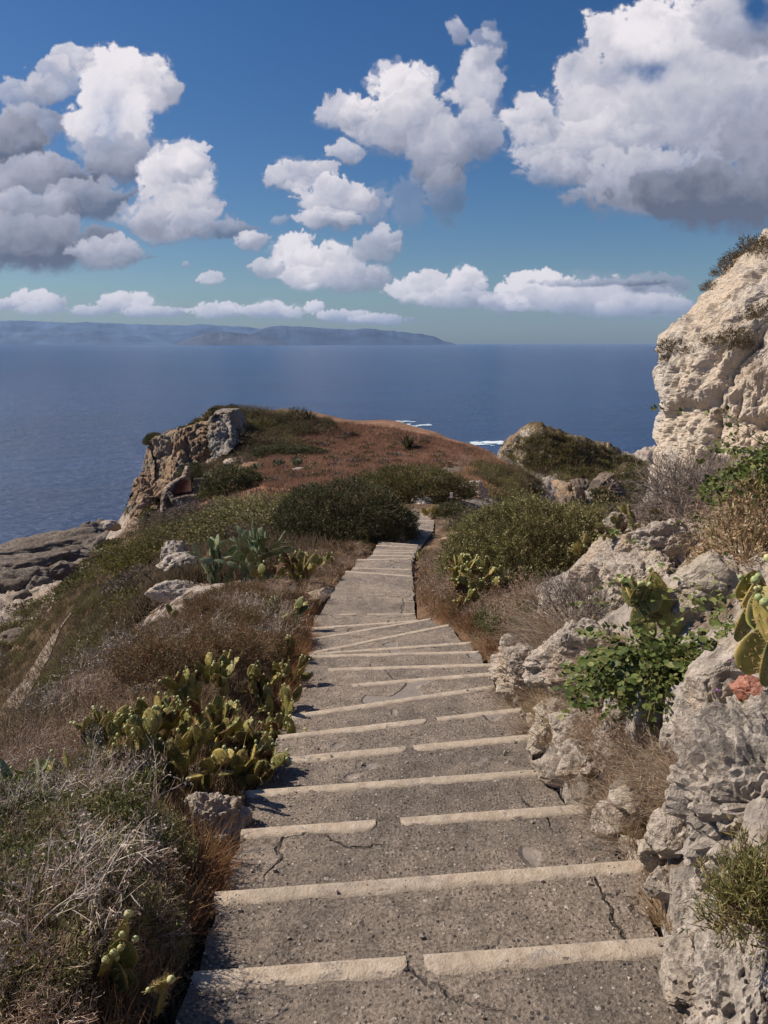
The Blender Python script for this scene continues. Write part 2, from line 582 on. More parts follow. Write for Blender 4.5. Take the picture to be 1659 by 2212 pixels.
for k, (l, r, zz) in enumerate(ALL_EDGES[3:]):
    if l[1] < 1.1: continue
    if k % 2 == 0 or l[1] > 15 or True:
        if k > 16 and k % 2: continue
        d = 0.08 if l[1] < 14 else 0.3
        cw(l[0] - 0.12, l[1], zz - 0.10 - d * .5)
        cw(r[0] + 0.10, r[1], zz - 0.04 - d * .5)
for p in [
    # near left shoulder and the crest of the slope
    (250, 2100, 2.3), (60, 2180, 2.0), (20, 1900, 2.7), (250, 1800, 3.3), (420, 1600, 4.9), (60, 1720, 3.9), (250, 1600, 4.9), (500, 1450, 7.2),
    (120, 1570, 5.6), (230, 1480, 8.5), (400, 1400, 9.0), (520, 1330, 11.5), (620, 1270, 13.5), (350, 1310, 16.5), (385, 1240, 18.0), (480, 1255, 17.5), (600, 1230, 17.5), (690, 1200, 19.5),
    (420, 1190, 26.0), (520, 1160, 30), (640, 1150, 27), (760, 1160, 23.5),
    (400, 1120, 40), (500, 1105, 42), (600, 1085, 44), (720, 1075, 44),
    # lower slope beyond the crest
    (0, 1640, 21), (60, 1500, 38), (120, 1420, 46), (200, 1470, 20), (250, 1380, 30), (300, 1280, 42), (330, 1200, 52), (0, 1480, 60), (60, 1380, 78), (150, 1300, 90), (230, 1220, 98), (290, 1160, 80),
    (0, 1410, 104), (90, 1335, 120), (180, 1235, 132), (235, 1175, 130), (290, 1120, 92), (350, 1115, 74),
    # bottom of the cliffs, the headland field
    (310, 1075, 96), (360, 1085, 90), (420, 1070, 84), (470, 1065, 70), (520, 1045, 66), (600, 1055, 58), (700, 1050, 56), (460, 1020, 84), (520, 1000, 86), (600, 990, 86), (720, 985, 86), (850, 985, 84),
    (800, 1040, 54), (900, 1085, 38), (980, 1065, 44), (900, 1015, 64), (1000, 1005, 76), (1030, 985, 86), (940, 975, 92),
    (302, 1060, 100), (294, 1080, 103), (283, 1105, 99), (340, 948, 106), (400, 925, 108), (445, 893, 111), (500, 884, 114), (545, 893, 116), (600, 902, 122), (700, 911, 122), (850, 926, 120), (950, 947, 111), (1050, 976, 102),
    (560, 945, 102), (640, 940, 104), (760, 950, 104), (870, 955, 100),
    # spur and gorge on the right
    (1060, 1020, 76), (1100, 1012, 84), (1060, 1060, 54), (1020, 1090, 40), (1100, 1040, 74),
    (1160, 1130, 70), (1200, 1090, 96), (1300, 1130, 90), (1250, 1060, 128), (1180, 1045, 122), (1320, 1080, 120), (1380, 1110, 100), (1400, 1060, 118),
    (1130, 990, 142), (1210, 1005, 138), (1300, 1015, 140), (1380, 1020, 142),
    (1080, 975, 172), (1105, 950, 176), (1095, 965, 195), (1150, 925, 195), (1240, 955, 195), (1340, 985, 195), (1150, 920, 176), (1190, 935, 176), (1240, 952, 178), (1300, 966, 178), (1345, 985, 176), (1400, 975, 172), (1450, 960, 170),
    # below and beyond the big bush on the right
    (1000, 1250, 13.2), (1150, 1280, 12.0), (1260, 1240, 12.0), (1000, 1160, 22), (1100, 1190, 18), (1250, 1190, 16.5), (1330, 1140, 22),
    # rocks on the right rising from the steps
    (1120, 1440, 6.9), (1180, 1350, 7.9), (1090, 1330, 10.2), (1230, 1240, 8.9), (1330, 1160, 9.3), (1420, 1065, 10.6), (1320, 1280, 7.3), (1250, 1430, 6.0), (1450, 1220, 6.9), (1560, 1100, 7.6), (1500, 1040, 9.6), (1640, 1050, 6.6),
    (1200, 1560, 5.0), (1330, 1500, 4.7), (1480, 1420, 4.2), (1620, 1350, 3.9), (1560, 1230, 5.2), (1240, 1680, 4.15), (1380, 1640, 3.9), (1520, 1580, 3.35), (1640, 1500, 3.0),
    (1340, 1820, 3.35), (1450, 1780, 3.2), (1560, 1720, 2.75), (1650, 1650, 2.6), (1430, 1960, 2.75), (1540, 1900, 2.5), (1640, 1850, 2.25), (1500, 2100, 2.3), (1620, 2120, 1.98), (1500, 2200, 2.12)]:
    cpx(*p)
for p in [
    # ground outside the view
    (-2.2, 1.3, -2.15), (-5, 1.5, -3.6), (-5, 3, -4.6), (-9, 6, -8.5), (-20, 12, -19), (-40, 30, -36), (-70, 60, -48), (-110, 100, -54), (-110, 150, -58), (-90, 200, -58), (-60, 175, -58), (-45, 200, -58),
    (-26, 205, -58), (-8, 190, -58), (15, 200, -55), (40, 240, -56), (80, 240, -58), (-48, 153, -54), (-50, 100, -50), (-20, 150, -52), (0, 155, -50), (25, 140, -46),
    (2.1, 1.3, -0.9), (4.5, 1.8, 0.2), (5, 3.5, .3), (7, 6, 1.0), (8, 9, 0.5), (10, 13, -1.0), (14, 20, -4.5), (11, 26, -14), (22, 40, -18), (30, 60, -30), (45, 90, -35), (70, 120, -35), (80, 170, -30), (110, 220, -54),
    (18, 12, 2), (30, 25, 0), (60, 60, -12), (80, 90, -20)]:
    cw(*p)

CT = np.array(CTRL)


def tps_fit(P, f, lam):
    d = np.linalg.norm(P[:, None] - P[None], axis=2)
    K = np.where(d > 0, d ** 2 * np.log(d + 1e-12), 0)
    n = len(P)
    A = np.zeros((n + 3, n + 3)); A[:n, :n] = K + lam * np.eye(n)
    A[:n, n] = 1; A[:n, n + 1:] = P; A[n, :n] = 1; A[n + 1:, :n] = P.T
    w = np.linalg.solve(A, np.concatenate([f, np.zeros(3)]))
    return w


USC, VSC = 2.2, 1.0
PT = np.stack([CT[:, 0] * USC, CT[:, 1] * VSC], 1)
TW = tps_fit(PT, CT[:, 2], 0.0006)


def tps_eval(u, v):
    X = np.stack([u.ravel() * USC, v.ravel() * VSC], 1)
    o = np.empty(len(X))
    for s in range(0, len(X), 20000):
        c = X[s:s + 20000]
        d2 = (c[:, None, 0] - PT[None, :, 0]) ** 2 + (c[:, None, 1] - PT[None, :, 1]) ** 2
        K = 0.5 * d2 * np.log(d2 + 1e-12)
        o[s:s + 20000] = K @ TW[:-3] + TW[-3] + c @ TW[-2:]
    return o.reshape(u.shape)


VIS = 0.60
UG = np.concatenate([-np.geomspace(2.6, VIS, 50)[:-1], np.linspace(-VIS, VIS, 620), np.geomspace(VIS, 2.6, 50)[1:]])
VG = np.linspace(math.log(1.0), math.log(270.0), 680)
UU, VV = np.meshgrid(UG, VG)
# coarse evaluation of the spline, then refined linearly
cu = np.concatenate([UG[:49:4], np.linspace(-VIS, VIS, 156), UG[-49::4]]); cu = np.unique(np.round(cu, 6))
cv = np.linspace(VG[0], VG[-1], 200)
CU, CV = np.meshgrid(cu, cv)
CTv = tps_eval(CU, CV)


def bil(u, v, gu, gv, G):
    iu = np.clip(np.searchsorted(gu, u) - 1, 0, len(gu) - 2)
    iv = np.clip(((v - gv[0]) / (gv[1] - gv[0])).astype(int), 0, len(gv) - 2)
    fu = np.clip((u - gu[iu]) / (gu[iu + 1] - gu[iu]), 0, 1); fv = np.clip((v - gv[iv]) / (gv[iv + 1] - gv[iv]), 0, 1)
    return (G[iv, iu] * (1 - fu) + G[iv, iu + 1] * fu) * (1 - fv) + (G[iv + 1, iu] * (1 - fu) + G[iv + 1, iu + 1] * fu) * fv


TG = bil(UU, VV, cu, cv, CTv)
CREST = np.array([ut(a, b) for a, b in [(1060, 990), (1080, 978), (1095, 967), (1110, 953), (1125, 936), (1150, 922), (1170, 926), (1190, 940), (1215, 950), (1260, 958), (1300, 971), (1345, 988), (1370, 991), (1395, 978), (1500, 970), (1700, 960)]])
TG = np.where((np.exp(VV) > 115) & (UU > CREST[0, 0]), np.minimum(TG, np.interp(UU, CREST[:, 0], CREST[:, 1])), TG)
YG = np.exp(VV); XG = UU * YG; ZG = TG * YG
ZG = np.where(ZG < -60, -60, ZG)
KN = np.exp(-(((XG - 36) / 26) ** 4 + ((YG - 156) / 26) ** 4))
ZG = ZG + KN * ((0.4 - np.abs(fbm2(XG / 16, YG / 16, 6, 171)) * 1.6) * 2.2 + fbm2(XG / 5, YG / 5, 5, 172) * 1.2 + (.4 - np.abs(fbm2(XG / 2.6, YG / 2.6, 5, 175)) * 1.6) * 1.5)
PROM = sstep(60, 90, YG) * sstep(-8, -20, XG)
ZG = ZG + PROM * (fbm2(XG / 7, YG / 7, 5, 173) * .8 + (.4 - np.abs(fbm2(XG / 2.5, YG / 2.5, 5, 174)) * 1.5) * .9)
PXG, PYG = proj(XG, YG, ZG)


# zones of the ground, each with a colour, a roughness of relief and how much bare rock it shows
ZONES = [  # px, py, y, colour, relief, rock
    (250, 1900, 3, (.11, .08, .055), .05, 0), (450, 1500, 6, (.13, .09, .06), .05, .05), (250, 1550, 6, (.17, .12, .09), .05, .25), (600, 1280, 13, (.15, .10, .07), .06, .15),
    (380, 1250, 18, (.16, .11, .08), .1, .5), (500, 1150, 33, (.075, .06, .035), .2, .05), (200, 1450, 24, (.17, .12, .095), .3, .3), (120, 1400, 50, (.10, .075, .045), .6, .1),
    (250, 1270, 60, (.085, .065, .035), .8, .12), (60, 1480, 50, (.085, .065, .035), .5, .05), (150, 1240, 115, (.12, .09, .06), 1.5, .55), (30, 1380, 100, (.13, .10, .07), 1.5, .6),
    (300, 1090, 90, (.15, .11, .08), .8, .35), (380, 1000, 98, (.30, .21, .15), 1.2, .6), (480, 950, 104, (.26, .20, .15), 1.2, .6), (340, 945, 104, (.11, .085, .05), .6, .1), (420, 920, 106, (.11, .085, .05), .6, .1), (480, 885, 110, (.10, .085, .05), .5, .05), (300, 1050, 96, (.15, .11, .075), .8, .3),
    (560, 920, 112, (.10, .08, .05), .4, .1), (720, 925, 112, (.22, .145, .105), .3, .0), (850, 970, 90, (.27, .175, .125), .3, .0), (700, 1020, 68, (.30, .20, .15), .25, .02), (600, 1030, 62, (.23, .13, .09), .25, .02),
    (950, 960, 98, (.26, .165, .12), .3, .0), (900, 1060, 42, (.13, .09, .06), .2, .2), (1010, 1060, 46, (.26, .21, .17), .4, .8), (1060, 1010, 78, (.28, .16, .085), .3, .05), (1040, 1040, 60, (.22, .14, .085), .3, .15),
    (1150, 1060, 90, (.20, .17, .14), 2.2, .55), (1270, 1090, 110, (.26, .21, .17), 2.0, .8), (1200, 1000, 138, (.12, .10, .055), 1.0, .15), (1150, 930, 174, (.15, .12, .085), 1.0, .1), (1110, 950, 172, (.17, .135, .10), 1.0, .15),
    (1300, 1000, 150, (.13, .11, .07), 1.2, .3), (1380, 1000, 150, (.36, .34, .32), 1.6, .8), (1380, 1080, 110, (.20, .17, .13), 1.5, .5),
    (1100, 1240, 13, (.13, .09, .06), .06, .1), (1100, 1330, 10, (.16, .105, .07), .06, .1), (1200, 1400, 6.5, (.40, .34, .29), .16, 1), (1330, 1250, 7.5, (.40, .35, .30), .18, 1), (1450, 1150, 8, (.38, .33, .29), .18, .9),
    (1300, 1600, 4.2, (.34, .28, .23), .10, .8), (1450, 1750, 3.2, (.24, .17, .12), .06, .4), (1580, 1900, 2.5, (.36, .32, .29), .08, 1), (1600, 1400, 4, (.28, .22, .18), .08, .6), (1600, 1150, 6, (.20, .15, .10), .08, .3)]
ZU = np.array([[ut(a, b)[0] * 2.2, math.log(c), ut(a, b)[1] * 1.5] for a, b, c, *_ in ZONES])
ZC = np.array([list(q[3]) + [q[4], q[5]] for q in ZONES])


def zone(u, v, t):
    X = np.stack([u.ravel() * 2.2, v.ravel(), t.ravel() * 1.5], 1)
    o = np.empty((len(X), 5))
    for s in range(0, len(X), 40000):
        d2 = ((X[s:s + 40000, None] - ZU[None]) ** 2).sum(2)
        w = 1 / (d2 + 0.0008) ** 2.2
        o[s:s + 40000] = (w @ ZC) / w.sum(1)[:, None]
    return o.reshape(u.shape + (5,))


ZN = zone(UU + 0.012 * fbm2(UU * 30, VV * 14, 3, 61), VV + 0.05 * fbm2(UU * 25 + 9, VV * 12, 3, 62), TG)
REL = ZN[..., 3]; ROCKY = ZN[..., 4]
wl = np.clip(YG * 0.07, 0.35, 9)          # relief wavelength grows away from the steps
r1 = fbm2(XG / 1.3, YG / 1.3, 5, 70); r2 = fbm2(XG / 9, YG / 9, 6, 71); r3 = 0.5 - np.abs(fbm2(XG / 5, YG / 5, 6, 72)) * 1.5; r4 = 0.5 - np.abs(fbm2(XG / .8, YG / .8, 6, 73)) * 1.5
far = sstep(12, 45, YG)
lq = fbm2(XG / 1.1 + 0.5 * fbm2(XG / .5, YG / .5, 3, 91), YG / 1.1 + TG * 2, 5, 90)
ledge = (np.floor(lq * 5) + sstep(0.55, 1.0, lq * 5 - np.floor(lq * 5))) / 5      # broken ledges
vor_ = np.abs(fbm2(XG / .45, YG / .45, 5, 93))
near_rock = ledge * 1.5 + np.minimum(vor_, 0.12) * 2.2 + r4 * 0.5
ZG = ZG + REL * ((1 - far) * (r1 * 0.7 * (1 - ROCKY) + near_rock * 1.5 * ROCKY) + far * (r2 * 0.7 * (1 - ROCKY) + r3 * 1.3 * ROCKY))
ZG = ZG + (1 - far) * 0.02 * fbm2(XG / .25, YG / .25, 4, 75)
STAIR_Q = []
for k in range(len(ALL_EDGES) - 1):
    (la, ra, za), (lb, rb, zb) = ALL_EDGES[k], ALL_EDGES[k + 1]
    q = [la, ra, rb, lb]
    STAIR_Q.append(q)
    hi = YG < 36
    m = in_quad(XG, YG, q, 0.035) & hi
    ZG[m] = np.minimum(ZG[m], zb - 0.22)
    m = in_quad(XG, YG, q, 0.16) & hi & (XG < (la[0] + ra[0]) / 2)
    ZG[m] = np.minimum(ZG[m], zb - 0.04)
ON_PATH = np.zeros_like(XG, bool)


def ground_z(x, y):
    x = np.asarray(x, float); y = np.asarray(y, float)
    return bil(x / y, np.log(y), UG, VG, ZG)


def on_stairs(x, y, grow=0.05):
    x = np.atleast_1d(np.asarray(x, float)); y = np.atleast_1d(np.asarray(y, float))
    m = np.zeros(x.shape, bool)
    for q in STAIR_Q:
        m |= in_quad(x, y, q, grow)
    return m


_YS = np.exp(np.linspace(math.log(1.15), math.log(262), 1400))


def hit(px, py, y0=0.0):
    """first point of the ground met in a direction, beyond distance y0"""
    u, t = ut(px, py)
    gz = ground_z(u * _YS, _YS)
    b = np.nonzero((gz > t * _YS) & (_YS > y0))[0]
    if len(b) == 0: return None
    y = _YS[b[0]]
    return np.array([u * y, y, float(ground_z(u * y, y))])


def base_mat_terrain():
    m, t, b, o = new_mat('hillside')
    p = pos(t)
    c = col_attr(t)
    a = t.nodes.new('ShaderNodeAttribute'); a.attribute_name = 'Rock'
    rk = a.outputs['Fac']
    n1 = nz(t, 0.35, 6, 0.62, p); n2 = nz(t, 3.5, 7, 0.65, p); n3 = nz(t, 30, 5, 0.65, p)
    soil = mixc(t, 1.0, c, ramp(t, n1, [(0.3, (0.55, 0.58, 0.55)), (0.62, (1.35, 1.25, 1.2))]), 'MULTIPLY')
    soil = mixc(t, 0.8, soil, ramp(t, n2, [(0.3, (0.5, 0.52, 0.5)), (0.65, (1.3, 1.25, 1.2))]), 'MULTIPLY')
    soil = mixc(t, 0.6, soil, ramp(t, n3, [(0.3, (0.5, 0.5, 0.5)), (0.7, (1.4, 1.35, 1.3))]), 'MULTIPLY')
    rockc = ramp(t, n2, [(0.3, (.17, .155, .145)), (0.5, (.36, .32, .28)), (0.68, (.50, .45, .39))])
    rockc = mixc(t, 0.5, rockc, ramp(t, n3, [(0.3, (0.4, 0.4, 0.4)), (0.65, (1.2, 1.2, 1.2))]), 'MULTIPLY')
    rockc = mixc(t, ramp(t, n1, [(0.45, 0.0), (0.6, 0.6)]), rockc, mixc(t, 1.0, rockc, (1.0, .82, .66), 'MULTIPLY'))
    msk = mth(t, 'ADD', rk, mth(t, 'MULTIPLY', mth(t, 'SUBTRACT', n2, 0.5), 1.6))
    msk = ramp(t, msk, [(0.42, 0.0), (0.55, 1.0)])
    t.links.new(mixc(t, msk, soil, rockc), b.inputs['Base Color'])
    h = mth(t, 'ADD', mth(t, 'MULTIPLY', n2, 1.0), mth(t, 'MULTIPLY', n3, 0.3))
    bump(t, b, h, 0.8, 0.12)
    b.inputs['Roughness'].default_value = 1.0
    b.inputs['Specular IOR Level'].default_value = 0.1
    return m


V = np.stack([XG.ravel(), YG.ravel(), ZG.ravel()], 1)
me = mesh_data('terrain', V, grid_faces(len(UG), len(VG)), [base_mat_terrain()], None, ZN[..., :3].reshape(-1, 3))
slope = np.hypot(np.gradient(ZG, axis=0) / np.gradient(YG, axis=0), np.gradient(ZG, axis=1) / np.gradient(XG, axis=1))
rk = np.clip(ROCKY + 0.40 * sstep(1.0, 2.2, slope) * sstep(25, 60, YG), 0, 1)
ra_ = me.attributes.new('Rock', 'FLOAT', 'POINT')
ra_.data.foreach_set('value', rk.ravel().astype(np.float32))
terrain = tag(add('terrain', me), 'rocky scrub covered headland ridge falling to the sea', None, None, 'structure')

# ground behind the viewpoint, joined to the fan
bx = np.linspace(-14, 14, 140); by = np.linspace(-9, 1.02, 60)
BX, BY = np.meshgrid(bx, by)
BZ = np.where(BY < 1.0, 0, 0) + bil(np.clip(BX, -2.6, 2.6), np.zeros_like(BX) + 0.001, UG, VG, ZG) + (1.0 - BY) * 0.21
BZ = BZ + np.where(BX < -2.6, (BX + 2.6) * 0.6, 0) + np.where(BX > 2.6, (BX - 2.6) * 0.25, 0)
mm = (BX > l0[0] - 0.3) & (BX < r0[0] + 0.3)
BZ[mm] = np.minimum(BZ[mm], (-2.3 + .145 / .62 * (2.4 - BY[mm])) - 0.45)
me = mesh_data('hilltop', np.stack([BX.ravel(), BY.ravel(), BZ.ravel()], 1), grid_faces(140, 60), [terrain.data.materials[0]], None, np.tile([.16, .12, .09], (8400, 1)))
tag(add('hill_ground', me), 'stony ground at the top of the steps', None, None, 'structure')

# ------------------------------------------------------------------ sea and far coast
def sea_mat():
    m, t, b, o = new_mat('sea_water')
    p = pos(t)
    mp = t.nodes.new('ShaderNodeMapping'); mp.inputs['Rotation'].default_value = (0, 0, 0.5); mp.inputs['Scale'].default_value = (1, 1.8, 1)
    t.links.new(p, mp.inputs[0])
    n1 = nz(t, 0.07, 5, 0.65, mp.outputs[0]); n2 = nz(t, 0.30, 5, 0.65, mp.outputs[0]); n0 = nz(t, 0.006, 5, 0.6, mp.outputs[0]); n00 = nz(t, 0.0012, 4, 0.5, p)
    h = mth(t, 'ADD', mth(t, 'MULTIPLY', n1, 1.6), mth(t, 'MULTIPLY', n2, 0.7))
    c = ramp(t, n0, [(0.3, (.002, .026, .095)), (0.7, (.006, .048, .165))])
    c = mixc(t, ramp(t, n00, [(0.4, 0.0), (0.65, 0.5)]), c, (.008, .06, .16))
    # shallow turquoise at the shore with foam
    t.links.new(c, b.inputs['Base Color'])
    b.inputs['Roughness'].default_value = 0.22
    b.inputs['IOR'].default_value = 1.33
    b.inputs['Specular IOR Level'].default_value = 0.5
    bump(t, b, h, 1.0, 2.2)
    return m


M_SEA = sea_mat()
R = 34000.0
sv = []
ny = 90
ang = np.linspace(0, 2 * np.pi, 97)[:-1]
rad = np.concatenate([[1.0], np.geomspace(60, R, ny)])
AA, RR = np.meshgrid(ang, rad)
sv = np.stack([(RR * np.sin(AA)).ravel(), (RR * np.cos(AA)).ravel(), np.full(AA.size, SEA)], 1)
i = np.arange(96)[None, :] + np.arange(len(rad) - 1)[:, None] * 96
j = (np.arange(96) + 1) % 96
j = j[None, :] + np.arange(len(rad) - 1)[:, None] * 96
sf = np.stack([i, j, j + 96, i + 96], 2).reshape(-1, 4)
sf = sf[:, ::-1]
tag(add('sea_water', mesh_data('sea', sv, sf, [M_SEA])), 'deep blue open sea with small waves', None, None, 'structure')


# breaking waves over the shoals
def foam(name, px, py, w, d, seed, label):
    c = at_z(px, py, SEA + 0.05)
    nx, ny_ = 90, 40
    gx = np.linspace(-1, 1, nx); gy = np.linspace(-1, 1, ny_)
    GX, GY = np.meshgrid(gx, gy)
    f = fbm2(GX * 3 + seed, GY * 1.6, 5, seed)
    dens = 1 - (GX ** 2 + GY ** 2) + f * 1.1
    z_ = np.clip(dens - 0.35, 0, 1) * 0.25
    keep = (dens > 0.25)
    vs = np.stack([c[0] + GX * w + f * 2, c[1] + GY * d + GX * d * .25, SEA + 0.08 + z_ + 0.1 * perlin2(GX * 30, GY * 12, 5)], 2).reshape(-1, 3)
    fc = grid_faces(nx, ny_)
    fine_ = fbm2(GX * 14, GY * 8, 4, seed + 4)
    k = ((dens + 0.55 * fine_) > 0.42).ravel()
    fc = fc[k[fc].all(1)]
    if len(fc) < 5: return
    white = .8 * sstep(0.40, 0.95, dens + 0.5 * fine_).reshape(-1, 1)
    colr = np.array([.06, .24, .33]) * (1 - white) + np.array([.85, .88, .9]) * white
    o = add(name, mesh_data(name, vs, fc, [M_FOAM], None, colr))
    tag(o, label, None, None, 'structure')


M_FOAM, t, b, o = new_mat('sea_foam')
t.links.new(col_attr(t), b.inputs['Base Color']); b.inputs['Roughness'].default_value = 0.6
foam('sea_foam', 858, 911, 14, 9, 3, 'white surf breaking over a shoal with turquoise water')
foam('sea_foam', 862, 921, 22, 20, 8, 'pale churned water in front of the surf')
foam('sea_foam', 820, 923, 10, 5, 12, 'white surf at the left of the shoal')
foam('sea_foam', 1057, 957, 17, 12, 5, 'long white wave breaking beside the rocky knoll')


def ridge(name, pts, dist, depth, hazed_col, seed, label):
    """a mountain range at its real distance; pts give the crest as seen from the steps"""
    pts = np.array(pts, float)
    n = 420
    px = np.linspace(pts[0, 0], pts[-1, 0], n); py = np.interp(px, pts[:, 0], pts[:, 1])
    py = py + fbm2(px / 22, px * 0, 5, seed) * 2.2 * np.clip((742 - py) / 20, 0, 1)
    rows = 24
    vs = []
    for r in range(rows):
        f = r / (rows - 1)
        for k in range(n):
            u, tt = ut(px[k], py[k])
            hgt = max(tt * dist - SEA, 0)
            prof = math.sin(min(f * 2, 1) * math.pi / 2) if f < .5 else math.cos((f - .5) * math.pi)
            prof = max(prof, 0)
            yy = dist - depth * (0.5 - f)
            vs.append((u * yy, yy, SEA - 20 + (hgt + 20) * prof))
    vs = np.array(vs)
    g = fbm2(vs[:, 0] / (depth * .35), vs[:, 1] / (depth * .35), 6, seed + 3)
    hh = np.clip((vs[:, 2] - SEA) / (np.max(vs[:, 2]) - SEA), 0, 1)
    fr = np.repeat(np.arange(rows) / (rows - 1), n)
    vs[:, 2] -= np.abs(g) * hh * (np.max(vs[:, 2]) - SEA) * 0.45 * np.clip(np.abs(fr - .5) * 8, 0, 1)
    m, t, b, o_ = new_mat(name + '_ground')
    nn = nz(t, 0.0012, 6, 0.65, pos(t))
    t.links.new(ramp(t, nn, [(0.35, tuple(0.6 * v for v in hazed_col)), (0.65, tuple(1.4 * v for v in hazed_col))]), b.inputs['Base Color'])  # part of the distance haze is painted in as a bluer ground colour
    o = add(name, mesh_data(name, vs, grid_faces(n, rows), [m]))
    tag(o, label, None, None, 'structure')


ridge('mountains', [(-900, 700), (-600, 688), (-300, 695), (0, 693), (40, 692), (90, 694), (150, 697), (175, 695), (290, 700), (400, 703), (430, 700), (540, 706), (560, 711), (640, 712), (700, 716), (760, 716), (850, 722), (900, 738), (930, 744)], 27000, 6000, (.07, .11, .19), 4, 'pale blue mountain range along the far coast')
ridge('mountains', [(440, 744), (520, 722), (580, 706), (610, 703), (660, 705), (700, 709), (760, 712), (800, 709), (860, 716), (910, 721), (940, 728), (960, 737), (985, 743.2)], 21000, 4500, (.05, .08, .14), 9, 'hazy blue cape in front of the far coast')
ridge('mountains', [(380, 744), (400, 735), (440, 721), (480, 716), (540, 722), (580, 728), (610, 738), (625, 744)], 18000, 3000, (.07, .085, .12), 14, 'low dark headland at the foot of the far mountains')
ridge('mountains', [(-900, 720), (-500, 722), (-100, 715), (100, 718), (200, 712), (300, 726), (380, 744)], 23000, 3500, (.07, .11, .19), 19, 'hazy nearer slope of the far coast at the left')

# the air
HZ = add('haze', None)
bpy.data.objects.remove(HZ)
hx = 34500.0
ztop, zbot = 1000.0, SEA - 60.0
hv = [(-hx, -3000, zbot), (hx, -3000, zbot), (hx, hx, zbot), (-hx, hx, zbot), (-hx, -3000, ztop), (hx, -3000, ztop), (hx, hx, ztop), (-hx, hx, ztop)]
hf = [(0, 3, 2, 1), (4, 5, 6, 7), (0, 1, 5, 4), (1, 2, 6, 5), (2, 3, 7, 6), (3, 0, 4, 7)]
hm = bpy.data.materials.new('air'); hm.use_nodes = True
t = hm.node_tree; t.nodes.clear()
o_ = t.nodes.new('ShaderNodeOutputMaterial'); pv = t.nodes.new('ShaderNodeVolumePrincipled')
pv.inputs['Color'].default_value = (0.36, 0.60, 1.0, 1)
pv.inputs['Density'].default_value = 1.9e-5
pv.inputs['Anisotropy'].default_value = 0.0
t.links.new(pv.outputs[0], o_.inputs['Volume'])
hm.cycles.homogeneous_volume = True
tag(add('haze', mesh_data('haze', hv, np.array(hf), [hm], smooth=False)), 'blue sea air in front of the far coast', None, None, 'stuff')

